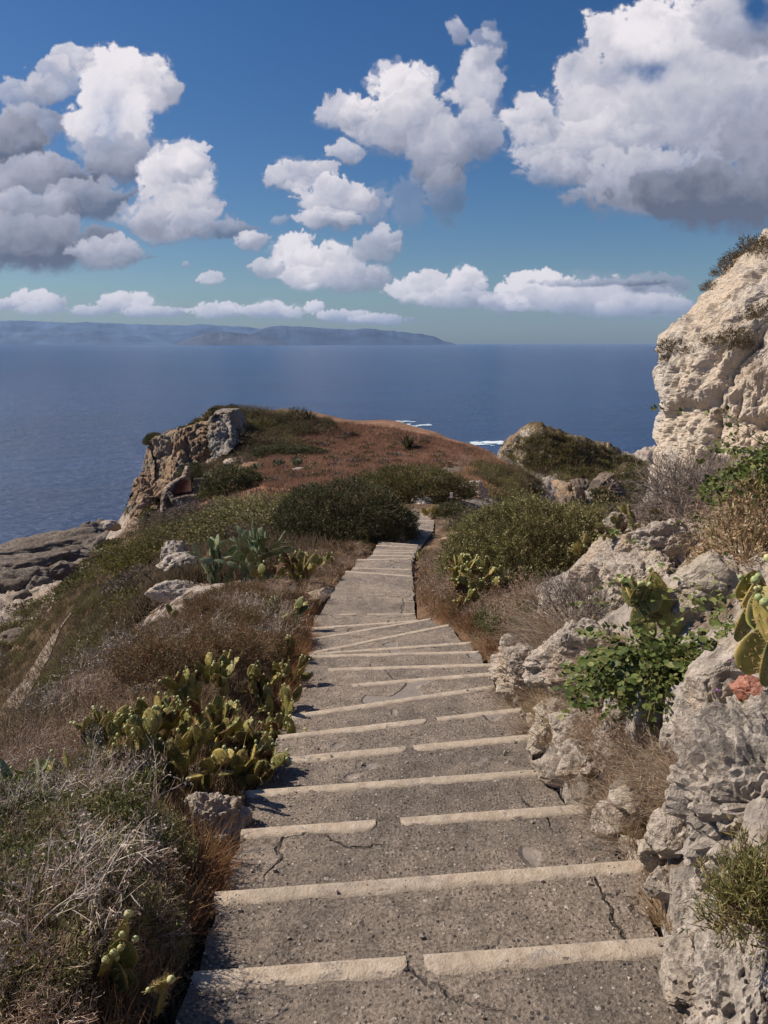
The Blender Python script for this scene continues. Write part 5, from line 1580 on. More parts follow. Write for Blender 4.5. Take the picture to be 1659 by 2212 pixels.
brush('brush_cover', [(1085, 985), (1110, 955), (1180, 945), (1230, 955), (1300, 975), (1390, 1005), (1390, 1080), (1300, 1040), (1180, 1020), (1100, 1010)], 190, .5, 1.2, OLIVE + OLIVE + BRG + BRG + YELG, 37, 'green and brown shrubs covering the knoll and its ridge', 100)
brush('brush_cover', [(1290, 1040), (1400, 1030), (1400, 1120), (1340, 1135), (1270, 1100)], 90, .9, 2.0, DARKG + BRG, 38, 'dark shrubs on the steep side of the gorge', 60)
brush('brush_cover', [(520, 1040), (640, 950), (720, 925), (850, 935), (960, 955), (1050, 985), (980, 1015), (880, 1000), (760, 1040), (640, 1050)], 110, .35, .85, BRG + [(.16, .13, .11)], 35, 'small dull shrubs dotted over the brown field', 45)
brush('brush_cover', [(0, 1420), (0, 1330), (110, 1290), (230, 1180), (260, 1180), (140, 1300)], 60, .8, 1.8, OLIVE + BRG, 32, 'small shrubs between the shore boulders and the slope', 60)
brush('brush_cover', [(330, 955), (400, 925), (445, 905), (455, 886), (500, 880), (520, 890), (450, 918), (400, 938)], 70, .4, .9, DARKG + BRG, 40, 'dark brush along the top of the ochre cliff', 80)
brush('brush_cover', [(275, 1110), (300, 1060), (330, 1070), (350, 1110), (310, 1130)], 60, .5, 1.1, OLIVE + BRG, 41, 'brush on the ledges at the seaward foot of the ochre cliff', 70)

# ------------------------------------------------------------------ twiggy scrub near the steps
tw_mauve = [twig_bush('mauve_twigs', 600 + k, 14, .9, .9, 6, 2, .105, .0040, MAUVE, 260, [(.33, .28, .25), (.25, .2, .18)], .018, .006, jit=.55, shrink=.86, thin=.76) for k in range(5)]
tw_heath = [twig_bush('heather', 610 + k, 16, .75, 1, 5, 3, .10, .0035, BROWN, 2600, [(.18, .145, .065), (.14, .12, .052), (.28, .13, .07), (.22, .19, .085)], .015, .007, jit=.45, shrink=.8, thin=.7) for k in range(4)]
tw_green = [twig_bush('green_herb', 620 + k, 12, .7, 1, 4, 3, .09, .0035, BROWN, 1700, [(.12, .145, .042), (.17, .185, .06), (.085, .10, .03)], .026, .011, jit=.45) for k in range(3)]
tw_narrow = [twig_bush('narrow_leaved_herb', 630 + k, 14, .6, 1, 4, 3, .07, .003, BROWN, 1500, [(.30, .28, .12), (.23, .23, .09), (.38, .33, .17)], .036, .006, jit=.4) for k in range(3)]
tw_grey = [twig_bush('bare_grey_twigs', 640 + k, 48, 1.0, .8, 6, 2, .15, .0055, GREYTW, jit=.42, shrink=.84, thin=.74) for k in range(2)]
gr_rust = [grass_tuft('rust_grass', 650 + k, 240, .30, .45, .0026, [(.30, .15, .07), (.36, .20, .10), (.22, .11, .055)], .07, .4, 200) for k in range(3)]
gr_gold = [grass_tuft('gold_grass', 655 + k, 200, .24, .7, .0022, [(.42, .31, .18), (.50, .39, .25), (.32, .22, .13)], .07, .7, 60) for k in range(3)]
gr_pale = [grass_tuft('pale_straw', 660 + k, 240, .26, 1.0, .0022, [(.36, .29, .22), (.28, .21, .16), (.44, .36, .27)], .12, .9, 0) for k in range(3)]

NL = [(0, 1640), (200, 1500), (300, 1420), (420, 1400), (640, 1400), (640, 1500), (560, 1690), (500, 1720), (440, 1900), (370, 2060), (330, 2212), (-80, 2300), (-80, 1700)]
UL = [(330, 1400), (350, 1320), (480, 1290), (640, 1270), (690, 1260), (800, 1170), (800, 1210), (690, 1320), (665, 1400), (400, 1420)]
scatter('dry_shrub', tw_mauve, [(-60, 1640), (200, 1500), (330, 1420), (600, 1420), (600, 1560), (470, 1700), (420, 1800), (360, 2000), (320, 2212), (-100, 2300)], 105, .4, .68, 71, 'one of the bare mauve grey twiggy shrubs of the left bank', 'shrub', 'twiggy shrubs of the left bank', ymax=12, sink=.05)
scatter('dry_shrub', tw_mauve, UL, 70, .6, 1.1, 72, 'one of the mauve grey twiggy shrubs beside the long landing', 'shrub', 'twiggy shrubs left of the landing', y0=5, ymax=26, sink=.05)
scatter('heather', tw_heath, [(250, 1430), (330, 1370), (500, 1290), (620, 1300), (640, 1400), (560, 1440), (300, 1500)], 110, .7, 1.4, 73, 'one of the reddish brown heathers on the left shoulder', 'shrub', 'heathers on the left shoulder', y0=4, ymax=26, sink=.05)
scatter('heather', tw_heath + tw_mauve, [(640, 1240), (700, 1190), (800, 1165), (810, 1200), (740, 1260)], 50, .7, 1.3, 74, 'one of the brown shrubs under the dark bush left of the steps', 'shrub', 'shrubs under the dark bush', y0=10, ymax=30, sink=.05)
tw_pale = [twig_bush('pale_dead_shrub', 670 + k, 9, .8, 1.1, 4, 2, .20, .0062, [(.50, .43, .36), (.40, .33, .27), (.58, .52, .45)], 220, [(.48, .42, .36), (.36, .30, .24)], .022, .012, jit=.5, shrink=.8, thin=.66) for k in range(4)]
scatter('dead_shrub', tw_pale, [(-60, 1720), (150, 1640), (420, 1560), (500, 1640), (470, 1720), (400, 1760), (300, 1900), (250, 2050), (100, 2212), (-100, 2300)], 26, .45, .75, 91, 'one of the pale dead branching stems standing in the left scrub', 'shrub', 'pale dead stems in the left scrub', ymax=9, sink=.03)
scatter('dead_shrub', tw_pale, [(0, 1620), (250, 1500), (420, 1440), (640, 1420), (640, 1300), (500, 1300), (300, 1420)], 30, .6, 1.0, 92, 'one of the pale dead stems on the upper left bank', 'shrub', 'pale dead stems on the upper left bank', ymax=16, sink=.03)
scatter('leafy_herb', tw_green, [(-60, 1700), (120, 1640), (420, 1560), (560, 1600), (480, 1700), (330, 1800), (250, 1900), (60, 2050), (-60, 2150)], 85, .5, .85, 75, 'one of the small bright green leafy plants in the lower left scrub', 'plant', 'green plants in the left scrub', ymax=8)
scatter('narrow_leaved_plant', tw_narrow, [(100, 1780), (320, 1760), (400, 1850), (360, 2080), (150, 2200), (-60, 2200), (60, 1950)], 85, .5, .9, 76, 'one of the yellowish narrow leaved plants near the lowest steps on the left', 'plant', 'narrow leaved plants on the left', ymax=8)
scatter('grass_tuft', gr_rust, [(600, 1450), (640, 1330), (675, 1320), (668, 1420), (640, 1480), (600, 1600), (570, 1680)], 46, .8, 1.3, 77, 'one of the rust coloured grass tufts growing against the left side of the steps', 'grass', 'rusty grass along the left side of the steps', y0=3, ymax=14, clear=.02)
scatter('grass_tuft', gr_rust + gr_gold, [(330, 2000), (430, 1850), (500, 1790), (510, 1860), (430, 1960), (360, 2120)], 18, .7, 1.1, 78, 'one of the orange brown grass tufts beside the second and third strips on the left', 'grass', 'orange grass beside the lower steps', ymax=5, clear=.02)
scatter('dry_shrub', tw_mauve + gr_pale, [(-40, 1600), (120, 1540), (220, 1470), (330, 1430), (260, 1560), (60, 1700)], 55, .5, .9, 79, 'one of the pale straw coloured plants on the outer edge of the left bank', 'shrub', 'pale dry plants on the outer edge', ymax=14)

grass_cover('dry_scrub', [(0, 1640), (200, 1480), (420, 1380), (640, 1260), (800, 1165), (800, 1215), (670, 1330), (660, 1420), (560, 1690), (440, 1900), (340, 2212), (-100, 2300)], 5200, .13, GOLD + BRG + [(.30, .23, .17), (.22, .16, .11)], 55, 'low dry grass and litter under the scrub of the left bank', 1.3, 9, y1=30, wid=.010)
grass_cover('dry_scrub', [(-20, 1660), (-20, 1540), (60, 1440), (200, 1440), (300, 1400), (240, 1500), (120, 1600)], 1500, .3, BRG + [(.22, .17, .12), (.27, .21, .15)], 56, 'brown undergrowth along the outer edge of the left bank', 5, 9, wid=.014)
grass_cover('dry_scrub', [(905, 1190), (1000, 1210), (1190, 1250), (1180, 1340), (1080, 1400), (1000, 1360), (910, 1320)], 1800, .16, GOLD + RUST + BRG, 57, 'low dry grass between the plants right of the long landing', 6, 9, y1=22, wid=.012)
grass_cover('dry_scrub', [(1100, 1480), (1250, 1400), (1420, 1400), (1540, 1640), (1500, 1800), (1380, 1860), (1230, 1680)], 900, .10, GOLD + [(.34, .27, .20)], 58, 'short straw growing in the cracks of the right bank', 2, 8, y1=9, wid=.008)


def gravel(name, n, seed, label):
    """loose chips swept to the sides of the treads"""
    r = np.random.RandomState(seed); g = Geo()
    ov = np.array([(1, 0, 0), (-1, 0, 0), (0, 1, 0), (0, -1, 0), (0, 0, 1), (0, 0, -1)], float)
    of = np.array([(0, 2, 4), (2, 1, 4), (1, 3, 4), (3, 0, 4), (2, 0, 5), (1, 2, 5), (3, 1, 5), (0, 3, 5)])
    for _ in range(n):
        k = len(PRE) - 1 + int(r.rand() ** 1.3 * 13)
        la, ra, za = ALL_EDGES[k]; lb, rb, zb = ALL_EDGES[k + 1]
        f = r.rand(); q = r.rand() ** 2.2 * .16 if r.rand() < .8 else r.rand() * .9
        if r.rand() < .5: q = 1 - q
        A_ = la * (1 - f) + lb * f; B_ = ra * (1 - f) + rb * f
        P = A_ * (1 - q) + B_ * q
        s_ = r.choice([.004, .006, .009, .014], p=[.4, .35, .2, .05])
        c = np.array([.30, .26, .22]) * r.uniform(.5, 1.7)
        g.add((ov * r.uniform(.6, 1.3, (6, 3))) @ np.linalg.qr(r.normal(size=(3, 3)))[0] * s_ + np.array([P[0], P[1], zb + s_ * .5]), of, np.clip(c, 0, .7), 0)
    tag(add(name, g.data(name, [M_PAD])), label, None, None, 'stuff')


# right of the steps
RR = [(905, 1200), (960, 1190), (1080, 1240), (1190, 1260), (1180, 1330), (1090, 1370), (1020, 1350), (950, 1330), (915, 1300)]
scatter('dry_shrub', tw_mauve, RR, 60, .7, 1.3, 81, 'one of the mauve twiggy shrubs below the large olive green bush', 'shrub', 'twiggy shrubs right of the steps', y0=7, ymax=20, sink=.05, clear=.15)
scatter('heather', tw_heath, RR, 22, .7, 1.2, 82, 'one of the brown heathers right of the long landing', 'shrub', 'heathers right of the steps', y0=7, ymax=20, clear=.15)
scatter('leafy_herb', tw_green, [(1060, 1330), (1190, 1300), (1180, 1370), (1090, 1380), (1010, 1340)], 9, .8, 1.2, 83, 'one of the green herbs at the foot of the right bank', 'plant', 'green herbs at the foot of the right bank', y0=6, ymax=14, clear=.15)
scatter('grass_tuft', gr_rust + gr_gold, [(905, 1250), (930, 1330), (1010, 1370), (1060, 1440), (1080, 1400), (1020, 1340), (940, 1290)], 34, .7, 1.2, 84, 'one of the rust coloured grass tufts along the right side of the landing', 'grass', 'rusty grass along the right side of the landing', y0=5, ymax=16, clear=.05)
scatter('grass_tuft', gr_gold + gr_pale, [(1080, 1560), (1100, 1480), (1200, 1440), (1330, 1400), (1420, 1380), (1350, 1480), (1250, 1560), (1150, 1620)], 50, .7, 1.2, 85, 'one of the straw coloured grass tufts on the pale outcrops beside the upper steps', 'grass', 'straw grass on the outcrops', y0=3.4, ymax=9, clear=.05)
scatter('grass_tuft', gr_gold + gr_pale + gr_pale, [(1240, 1640), (1330, 1560), (1450, 1620), (1540, 1660), (1520, 1780), (1400, 1850), (1330, 1760), (1260, 1720)], 40, .6, 1.0, 86, 'one of the pale grass tufts filling the hollow between fin rock and corner boulder', 'grass', 'pale grass in the hollow', y0=2.2, ymax=6, clear=.05)
scatter('dry_shrub', tw_mauve, [(1260, 1620), (1330, 1560), (1450, 1620), (1540, 1660), (1520, 1760), (1400, 1800), (1330, 1740)], 22, .5, .8, 87, 'one of the brown twig tangles in the hollow beside the dark slabs', 'shrub', 'twig tangles in the hollow', y0=2.2, ymax=6, clear=.05)
scatter('grass_tuft', gr_gold + gr_rust, [(1330, 1960), (1400, 1900), (1450, 2000), (1400, 2070), (1330, 2040)], 16, .45, .8, 88, 'one of the small golden tufts at the right end of the lowest tread', 'grass', 'small golden tufts at the lowest tread', ymax=4, clear=.02)
scatter('grass_tuft', gr_gold + gr_pale, [(1200, 1340), (1260, 1360), (1330, 1400), (1240, 1420), (1180, 1400)], 20, 1.0, 1.8, 89, 'one of the long pale straws in front of the rounded grey rock', 'grass', 'long straws before the rounded rock', y0=4, ymax=11)
plant('bare_twig_bush', tw_grey[0], 1235, 1375, 6.9, 1.0, 'bare grey twig ball leaning on the rounded grey rock', 'bush', dz=.05)
plant('bare_twig_bush', tw_grey[0], 1495, 1130, 8.2, (1.9, 1.5, 1.5), 'large bare grey twiggy bush at the foot of the cliff, left one', 'bush', snap=False, rz=1)
plant('bare_twig_bush', tw_grey[1], 1585, 1120, 7.4, (1.6, 1.3, 1.2), 'bare twiggy bush at the foot of the cliff, right of the large one', 'bush', snap=False, rz=2)
plant('bare_twig_bush', tw_grey[1], 1440, 1150, 8.0, (1.3, 1.1, .8), 'low spread of bare twigs under the large bare bush', 'bush', snap=False, rz=3)
plant('bare_twig_bush', tw_mauve[2], 1530, 1175, 6.6, 1.2, 'brown tangle of twigs above the pale rock wall', 'bush', snap=False, rz=3)
dried = shoot_bush('dried_leaves', 701, (.36, .3, .5), 520, .08, 9, .030, .011, [(.40, .30, .17), (.30, .20, .11), (.22, .17, .08), (.46, .37, .23)], lump=.2, stems=30, stemcol=BROWN)
plant('dried_plant', dried, 1620, 1215, 4.7, 1.0, 'dense plant of dried curled yellow brown leaves at the right edge', 'plant', snap=False, dz=-.05)
plant('dried_plant', dried, 1655, 1125, 5.2, .9, 'second plant of dried leaves higher at the right edge', 'plant', snap=False, rz=2)
narrow_big = shoot_bush('needle_leaves', 703, (.17, .15, .24), 420, .07, 12, .034, .0045, [(.20, .19, .06), (.14, .15, .045), (.26, .22, .09)], lump=.2, up=.8, stems=20, stemcol=BROWN, hollow=.5)
plant('rosemary', narrow_big, 1640, 1960, 1.95, (.92, .9, .95), 'dense yellow green needle leaved plant on the corner boulder', 'plant', snap=False, dz=-.03)
plant('rosemary', narrow_big, 1600, 1580, 2.9, .55, 'small yellowish needle leaved tuft below the red stone', 'plant', snap=False, dz=-.03, rz=1)
plant('rosemary', narrow_big, 1560, 1545, 3.2, .35, 'tiny needle leaved tuft left of the red stone', 'plant', snap=False, dz=-.03, rz=1)
tuft_c = [shoot_bush('cliff_herb', 710 + k, (.3, .26, .22), 190, .10, 7, .035, .014, [(.13, .10, .055), (.17, .12, .065), (.10, .095, .045)], lump=.3, stems=14, stemcol=BROWN) for k in range(3)]
for k, (px, py, y, s, lab) in enumerate([(1455, 752, 12.0, 1.25, 'brown tuft on the left shoulder of the cliff, level with the horizon'), (1440, 772, 12.2, .7, 'small tuft just under the one at the horizon on the cliff'), (1515, 608, 11.9, .9, 'dark tuft on the upper left edge of the cliff'),
        (1545, 575, 11.9, 1.0, 'reddish tuft on the edge of the cliff top'), (1575, 560, 11.5, 1.1, 'brown tuft in the middle of the cliff top'), (1605, 550, 11.5, .7, 'low tuft on the cliff top'), (1632, 535, 11, 1.3, 'tall green brown tuft at the right end of the cliff top'), (1655, 540, 11, 1.3, 'rusty tuft at the right end of the cliff top'),
        (1535, 735, 11.0, .8, 'grey tuft hanging on the upper cliff face'), (1590, 730, 10.6, 1.2, 'grey green cushion on the cliff face'), (1600, 745, 10.5, .9, 'grey cushion right below the larger cushion on the cliff face'), (1490, 755, 11.4, .7, 'small tuft right of the shoulder tuft on the cliff'),
        (1650, 680, 10, 1.2, 'brown plants on the cliff at the right edge'), (1640, 820, 9.6, 1.4, 'dry grey plants on the cliff at the right edge, level with the sea'), (1560, 885, 10, .45, 'tiny yellowing plant low on the cliff face')]):
    h_ = on_cliff(px, py)
    if h_ is None: h_ = at_y(px, py, y)
    s *= .62 * h_[1] / y
    tag(add('cliff_plant', tuft_c[k % 3] if k != 13 else tw_mauve[0], (h_[0], h_[1], h_[2] - .05), rot=(0, 0, k), scl=(s, s, s)), lab, 'plant')


# trailing caper vine with round leaves
def vine(name, seed, strands, length, leaf, n_leaf, cols, droop=.6, spread=1.0, arc=(0, 2 * math.pi)):
    r = np.random.RandomState(seed); g = Geo()
    for k in range(strands):
        a = r.uniform(*arc); P = np.zeros(3) + r.normal(size=3) * .03
        d = np.array([math.cos(a) * spread, math.sin(a) * spread, r.uniform(.1, .7)]); d /= np.linalg.norm(d)
        ln = length * r.uniform(.5, 1.15); n = 16; pts = [P]
        for i_ in range(n):
            d = d + np.array([0, 0, -droop * .13]) + r.normal(size=3) * .10; d /= np.linalg.norm(d)
            pts.append(pts[-1] + d * ln / n)
        pts = np.array(pts)
        put_twigs(g, pts[:-1], pts[1:], .0022, .0018, vary(r, [(.16, .15, .05), (.22, .17, .07)], n))
        m_ = max(int(n_leaf * ln / length), 3)
        s = r.rand(m_) ** .8 * (n - 1e-3); i_ = s.astype(int); f = (s - i_)[:, None]
        C = pts[i_] * (1 - f) + pts[i_ + 1] * f + r.normal(size=(m_, 3)) * leaf * .9
        Nn = np.array([-.35, -.55, .75]) + r.normal(size=(m_, 3)) * .45
        put_round(g, r, C, Nn, leaf * r.uniform(.55, 1.1, m_), vary(r, cols, m_, .25))
    return g.data(name, MATS)


VG_ = [(.11, .145, .035), (.14, .175, .045), (.07, .10, .026), (.20, .21, .07)]
vmain = vine('caper_leaves', 720, 75, .58, .022, 34, VG_, .75, 1.0)
vlong = vine('caper_leaves', 722, 14, .9, .019, 22, VG_, .35, 1.0)
plant('caper_bush', vmain, 1410, 1420, 4.0, (1.05, 1.0, .75), 'bright green caper vine with round leaves spilling over the dark slabs', 'vine', snap=False, dz=-.02)
plant('caper_bush', vmain, 1470, 1425, 3.85, (.8, .8, .65), 'right hand part of the round leaved vine above the dark slabs', 'vine', snap=False, rz=2)
plant('caper_bush', vmain, 1345, 1470, 4.25, (.6, .7, .5), 'left hand end of the round leaved vine, lying on the pale rocks', 'vine', snap=False, rz=1)
plant('caper_bush', vlong, 1540, 1310, 4.3, (1, 1, .8), 'round leaved creeper between the cactus and the dried plant', 'vine', snap=False, rz=0.3)
plant('caper_bush', vlong, 1655, 985, 5.2, (1, 1, 1), 'green creeper hanging in front of the cliff at the right edge', 'vine', snap=False, rz=1.5)
plant('caper_bush', vmain, 1655, 1010, 5.4, (.9, .9, .9), 'thick bunch of creeper leaves beside the cliff at the right edge', 'vine', snap=False, rz=.5)
plant('caper_bush', vlong, 1580, 1150, 5.6, (.8, .8, .9), 'thin creeper between the bare bush and the dried plant', 'vine', snap=False, rz=2.5)


# ------------------------------------------------------------------ prickly pears
def pad_data(name, seed, w, h, th, cols, edge, spines=26, spc=(.55, .40, .20), holes=0):
    r = np.random.RandomState(seed); g = Geo()
    nu_, nv_ = 28, 15
    ph = np.linspace(0, 2 * np.pi, nu_, endpoint=False); tv = np.linspace(0.0, 1, nv_)
    vs = []
    for t_ in tv:
        zz = h * t_
        prof = math.sin(math.pi * min(max(t_, .0), 1) ** .80) ** .62 if 0 < t_ < 1 else 0.0
        ww = w * .5 * max(prof, .10 if t_ == 0 else .02)
        tt = th * .5 * max(prof ** 1.2, .3 if t_ == 0 else .05)
        for a in ph:
            sx = math.copysign(abs(math.cos(a)) ** .85, math.cos(a)); sy = math.copysign(abs(math.sin(a)) ** .8, math.sin(a))
            vs.append((sx * ww, sy * tt, zz))
    vs = np.array(vs)
    bend = (vs[:, 2] / h - .5) ** 2
    vs[:, 1] += bend * th * .9
    vs += (fbm3(vs / w * 1.5, 3, seed) * .03 * w)[:, None] * np.array([1, .5, .3])
    n = len(vs); i = np.arange(nu_)[None] + np.arange(nv_ - 1)[:, None] * nu_; j = (np.arange(nu_) + 1) % nu_ + np.arange(nv_ - 1)[:, None] * nu_
    f = np.stack([i, j, j + nu_, i + nu_], 2).reshape(-1, 4)
    ed = np.clip(np.abs(vs[:, 0]) / (w * .5), 0, 1) ** 6 * .6 + sstep(.9, 1, vs[:, 2] / h) * .5
    nn = fbm3(vs / w * 3, 4, seed + 2)
    c = np.array(cols[0])[None] * (1 - sstep(-.3, .4, nn))[:, None] + np.array(cols[1])[None] * sstep(-.3, .4, nn)[:, None]
    c = c * (1 - ed[:, None]) + np.array(edge) * ed[:, None]
    g.add(vs, f, c, 0)
    # areoles with spines on both faces and round the rim
    for side in (-1, 1):
        m_ = spines
        uu = r.uniform(-.8, .8, m_); t2 = r.uniform(.12, .93, m_)
        pr = np.sin(np.pi * t2 ** .8) ** .62
        C = np.stack([uu * w * .5 * pr, side * th * .5 * pr ** 1.2 * np.sqrt(np.clip(1 - (np.abs(uu)) ** 2.2, 0, 1)) + (t2 - .5) ** 2 * th * .9, t2 * h], 1)
        for _ in range(3):
            D = unit(np.stack([r.normal(size=m_) * .5, np.full(m_, side * 1.0), r.normal(size=m_) * .5], 1))
            P1 = C + D * h * .11 * r.uniform(.5, 1.3, m_)[:, None]
            put_twigs(g, C, P1, h * .006, h * .0012, vary(r, [spc], m_, .2), 1)
        # small dark dots where the spines sit
        put_round(g, r, C + np.array([0, side * .0015, 0]), np.tile([0, side * 1.0, 0], (m_, 1)), h * .014, vary(r, [(.16, .11, .06)], m_), 1)
    m_ = 14; a = r.uniform(.15, 1, m_); sgn = np.sign(r.uniform(-1, 1, m_))
    C = np.stack([sgn * w * .5 * np.sin(np.pi * a ** .8) ** .62, 0 * a, a * h], 1)
    D = unit(np.stack([sgn * 1.0, r.normal(size=m_) * .4, .3 + r.normal(size=m_) * .4], 1))
    put_twigs(g, C, C + D * h * .12, h * .006, h * .0012, vary(r, [spc], m_, .2), 1)
    return g.data(name, [M_PAD, M_TWIG], True)


def fruit_data(name, seed, s, col):
    v, f = _ICO[3]
    v = v.copy(); z_ = v[:, 2].copy()
    taper = np.where(z_ < 0, 1 + z_ * .55, 1 - np.clip(z_ - .75, 0, 1) * 1.2)
    v[:, :2] *= taper[:, None] * .62; v[:, 2] = (z_ + .92) * .85 - np.clip(z_ - .8, 0, 1) * .7
    g = Geo(); c = np.array(col)[None] * (1 + .2 * fbm3(v * 3, 3, seed))[:, None]
    c = c * (1 - sstep(.9, 1.0, z_)[:, None] * .45)
    g.add(v * s, f, np.clip(c, 0, 1), 0)
    return g.data(name, [M_PAD], True)


M_PAD = leaf_mat('cactus_skin', 0.0, 0.55, 0.3, .2)
gravel('gravel', 1500, 5, 'small loose stones along the sides of the steps')
YCOL = [[(.17, .19, .05), (.29, .26, .075)], [(.28, .25, .07), (.44, .35, .11)], [(.085, .11, .034), (.16, .165, .05)]]
GCOL = [[(.12, .17, .085), (.18, .23, .12)], [(.09, .13, .065), (.14, .18, .09)], [(.22, .26, .14), (.30, .33, .18)]]
pads_y = [pad_data('yellow_pad', 800 + k, .155, .22, .030, YCOL[k % 3], (.42, .30, .10)) for k in range(6)]
pads_g = [pad_data('green_pad', 810 + k, .15, .27, .024, GCOL[k % 3], (.20, .22, .10), 12, (.35, .33, .22)) for k in range(6)]
pad_dead = pad_data('brown_pad', 820, .16, .22, .012, [(.10, .045, .025), (.16, .08, .05)], (.2, .11, .06), 10)
fr_y = [fruit_data('unripe_fruit', 830 + k, .029, c) for k, c in enumerate([(.42, .45, .20), (.36, .42, .18), (.48, .48, .22)])]


def cactus(label, px, py, y, seed, pads, scale=1.0, levels=3, roots=3, fruits=.35, lean=.5, dead=.06, snap=True, maxpads=60, dz=0.0, tall=False, kidr=(1, 3)):
    r = random.Random(seed)
    h_ = hit(px, py, y * .7) if snap else None
    if h_ is None or abs(h_[1] - y) > .35 * y: h_ = at_y(px, py, y)
    root = add('prickly_pear', None, (h_[0], h_[1], h_[2] + dz - .03 * scale))
    root.rotation_euler = (0, 0, 0)
    tag(root, label, 'cactus')
    cnt = [0]
    ph_, pw_ = (.22, .155) if pads is pads_y else (.27, .15)

    def grow(M, lv, s):
        if cnt[0] >= maxpads: return
        dd = r.random() < dead and lv > 0
        o_ = add('pad', pad_dead if dd else pads[r.randrange(len(pads))], parent=root)
        o_.matrix_local = M @ Matrix.Diagonal((s, s, s * r.uniform(.9, 1.15), 1))
        cnt[0] += 1
        if dd: return
        H_ = ph_ * s
        if lv < levels:
            for _ in range(r.randint(*kidr)):
                a = r.uniform(-.9, .9)
                top = Matrix.Translation((math.sin(a) * pw_ * s * .46, 0, H_ * (.52 + .43 * math.cos(a))))
                R_ = Matrix.Rotation(a * .85, 4, 'Y') @ Matrix.Rotation(r.uniform(-1.1, 1.1), 4, 'Z') @ Matrix.Rotation(r.uniform(-.35, .35), 4, 'X')
                grow(M @ top @ R_, lv + 1, s * r.uniform(.82, 1.02))
        if lv >= 1 or levels == 0:
            for _ in range(3):
                if r.random() < fruits:
                    a = r.uniform(-.8, .8)
                    fo = add('fruit', fr_y[r.randrange(3)], parent=root)
                    fs = s * r.uniform(.7, 1.15)
                    fo.matrix_local = M @ Matrix.Translation((math.sin(a) * pw_ * s * .47, 0, H_ * (.56 + .42 * math.cos(a)))) @ Matrix.Rotation(a, 4, 'Y') @ Matrix.Diagonal((fs, fs, fs, 1))
    for k in range(roots):
        a = k * 2 * math.pi / roots + r.uniform(-.5, .5); q = r.uniform(.03, .22) * scale
        M = Matrix.Translation((math.cos(a) * q, math.sin(a) * q * .6, 0)) @ Matrix.Rotation(r.uniform(-lean, lean), 4, 'Y') @ Matrix.Rotation(r.uniform(-lean, lean) * .6, 4, 'X') @ Matrix.Rotation(r.uniform(0, 3.14), 4, 'Z')
        grow(M, 0, scale)
    return root


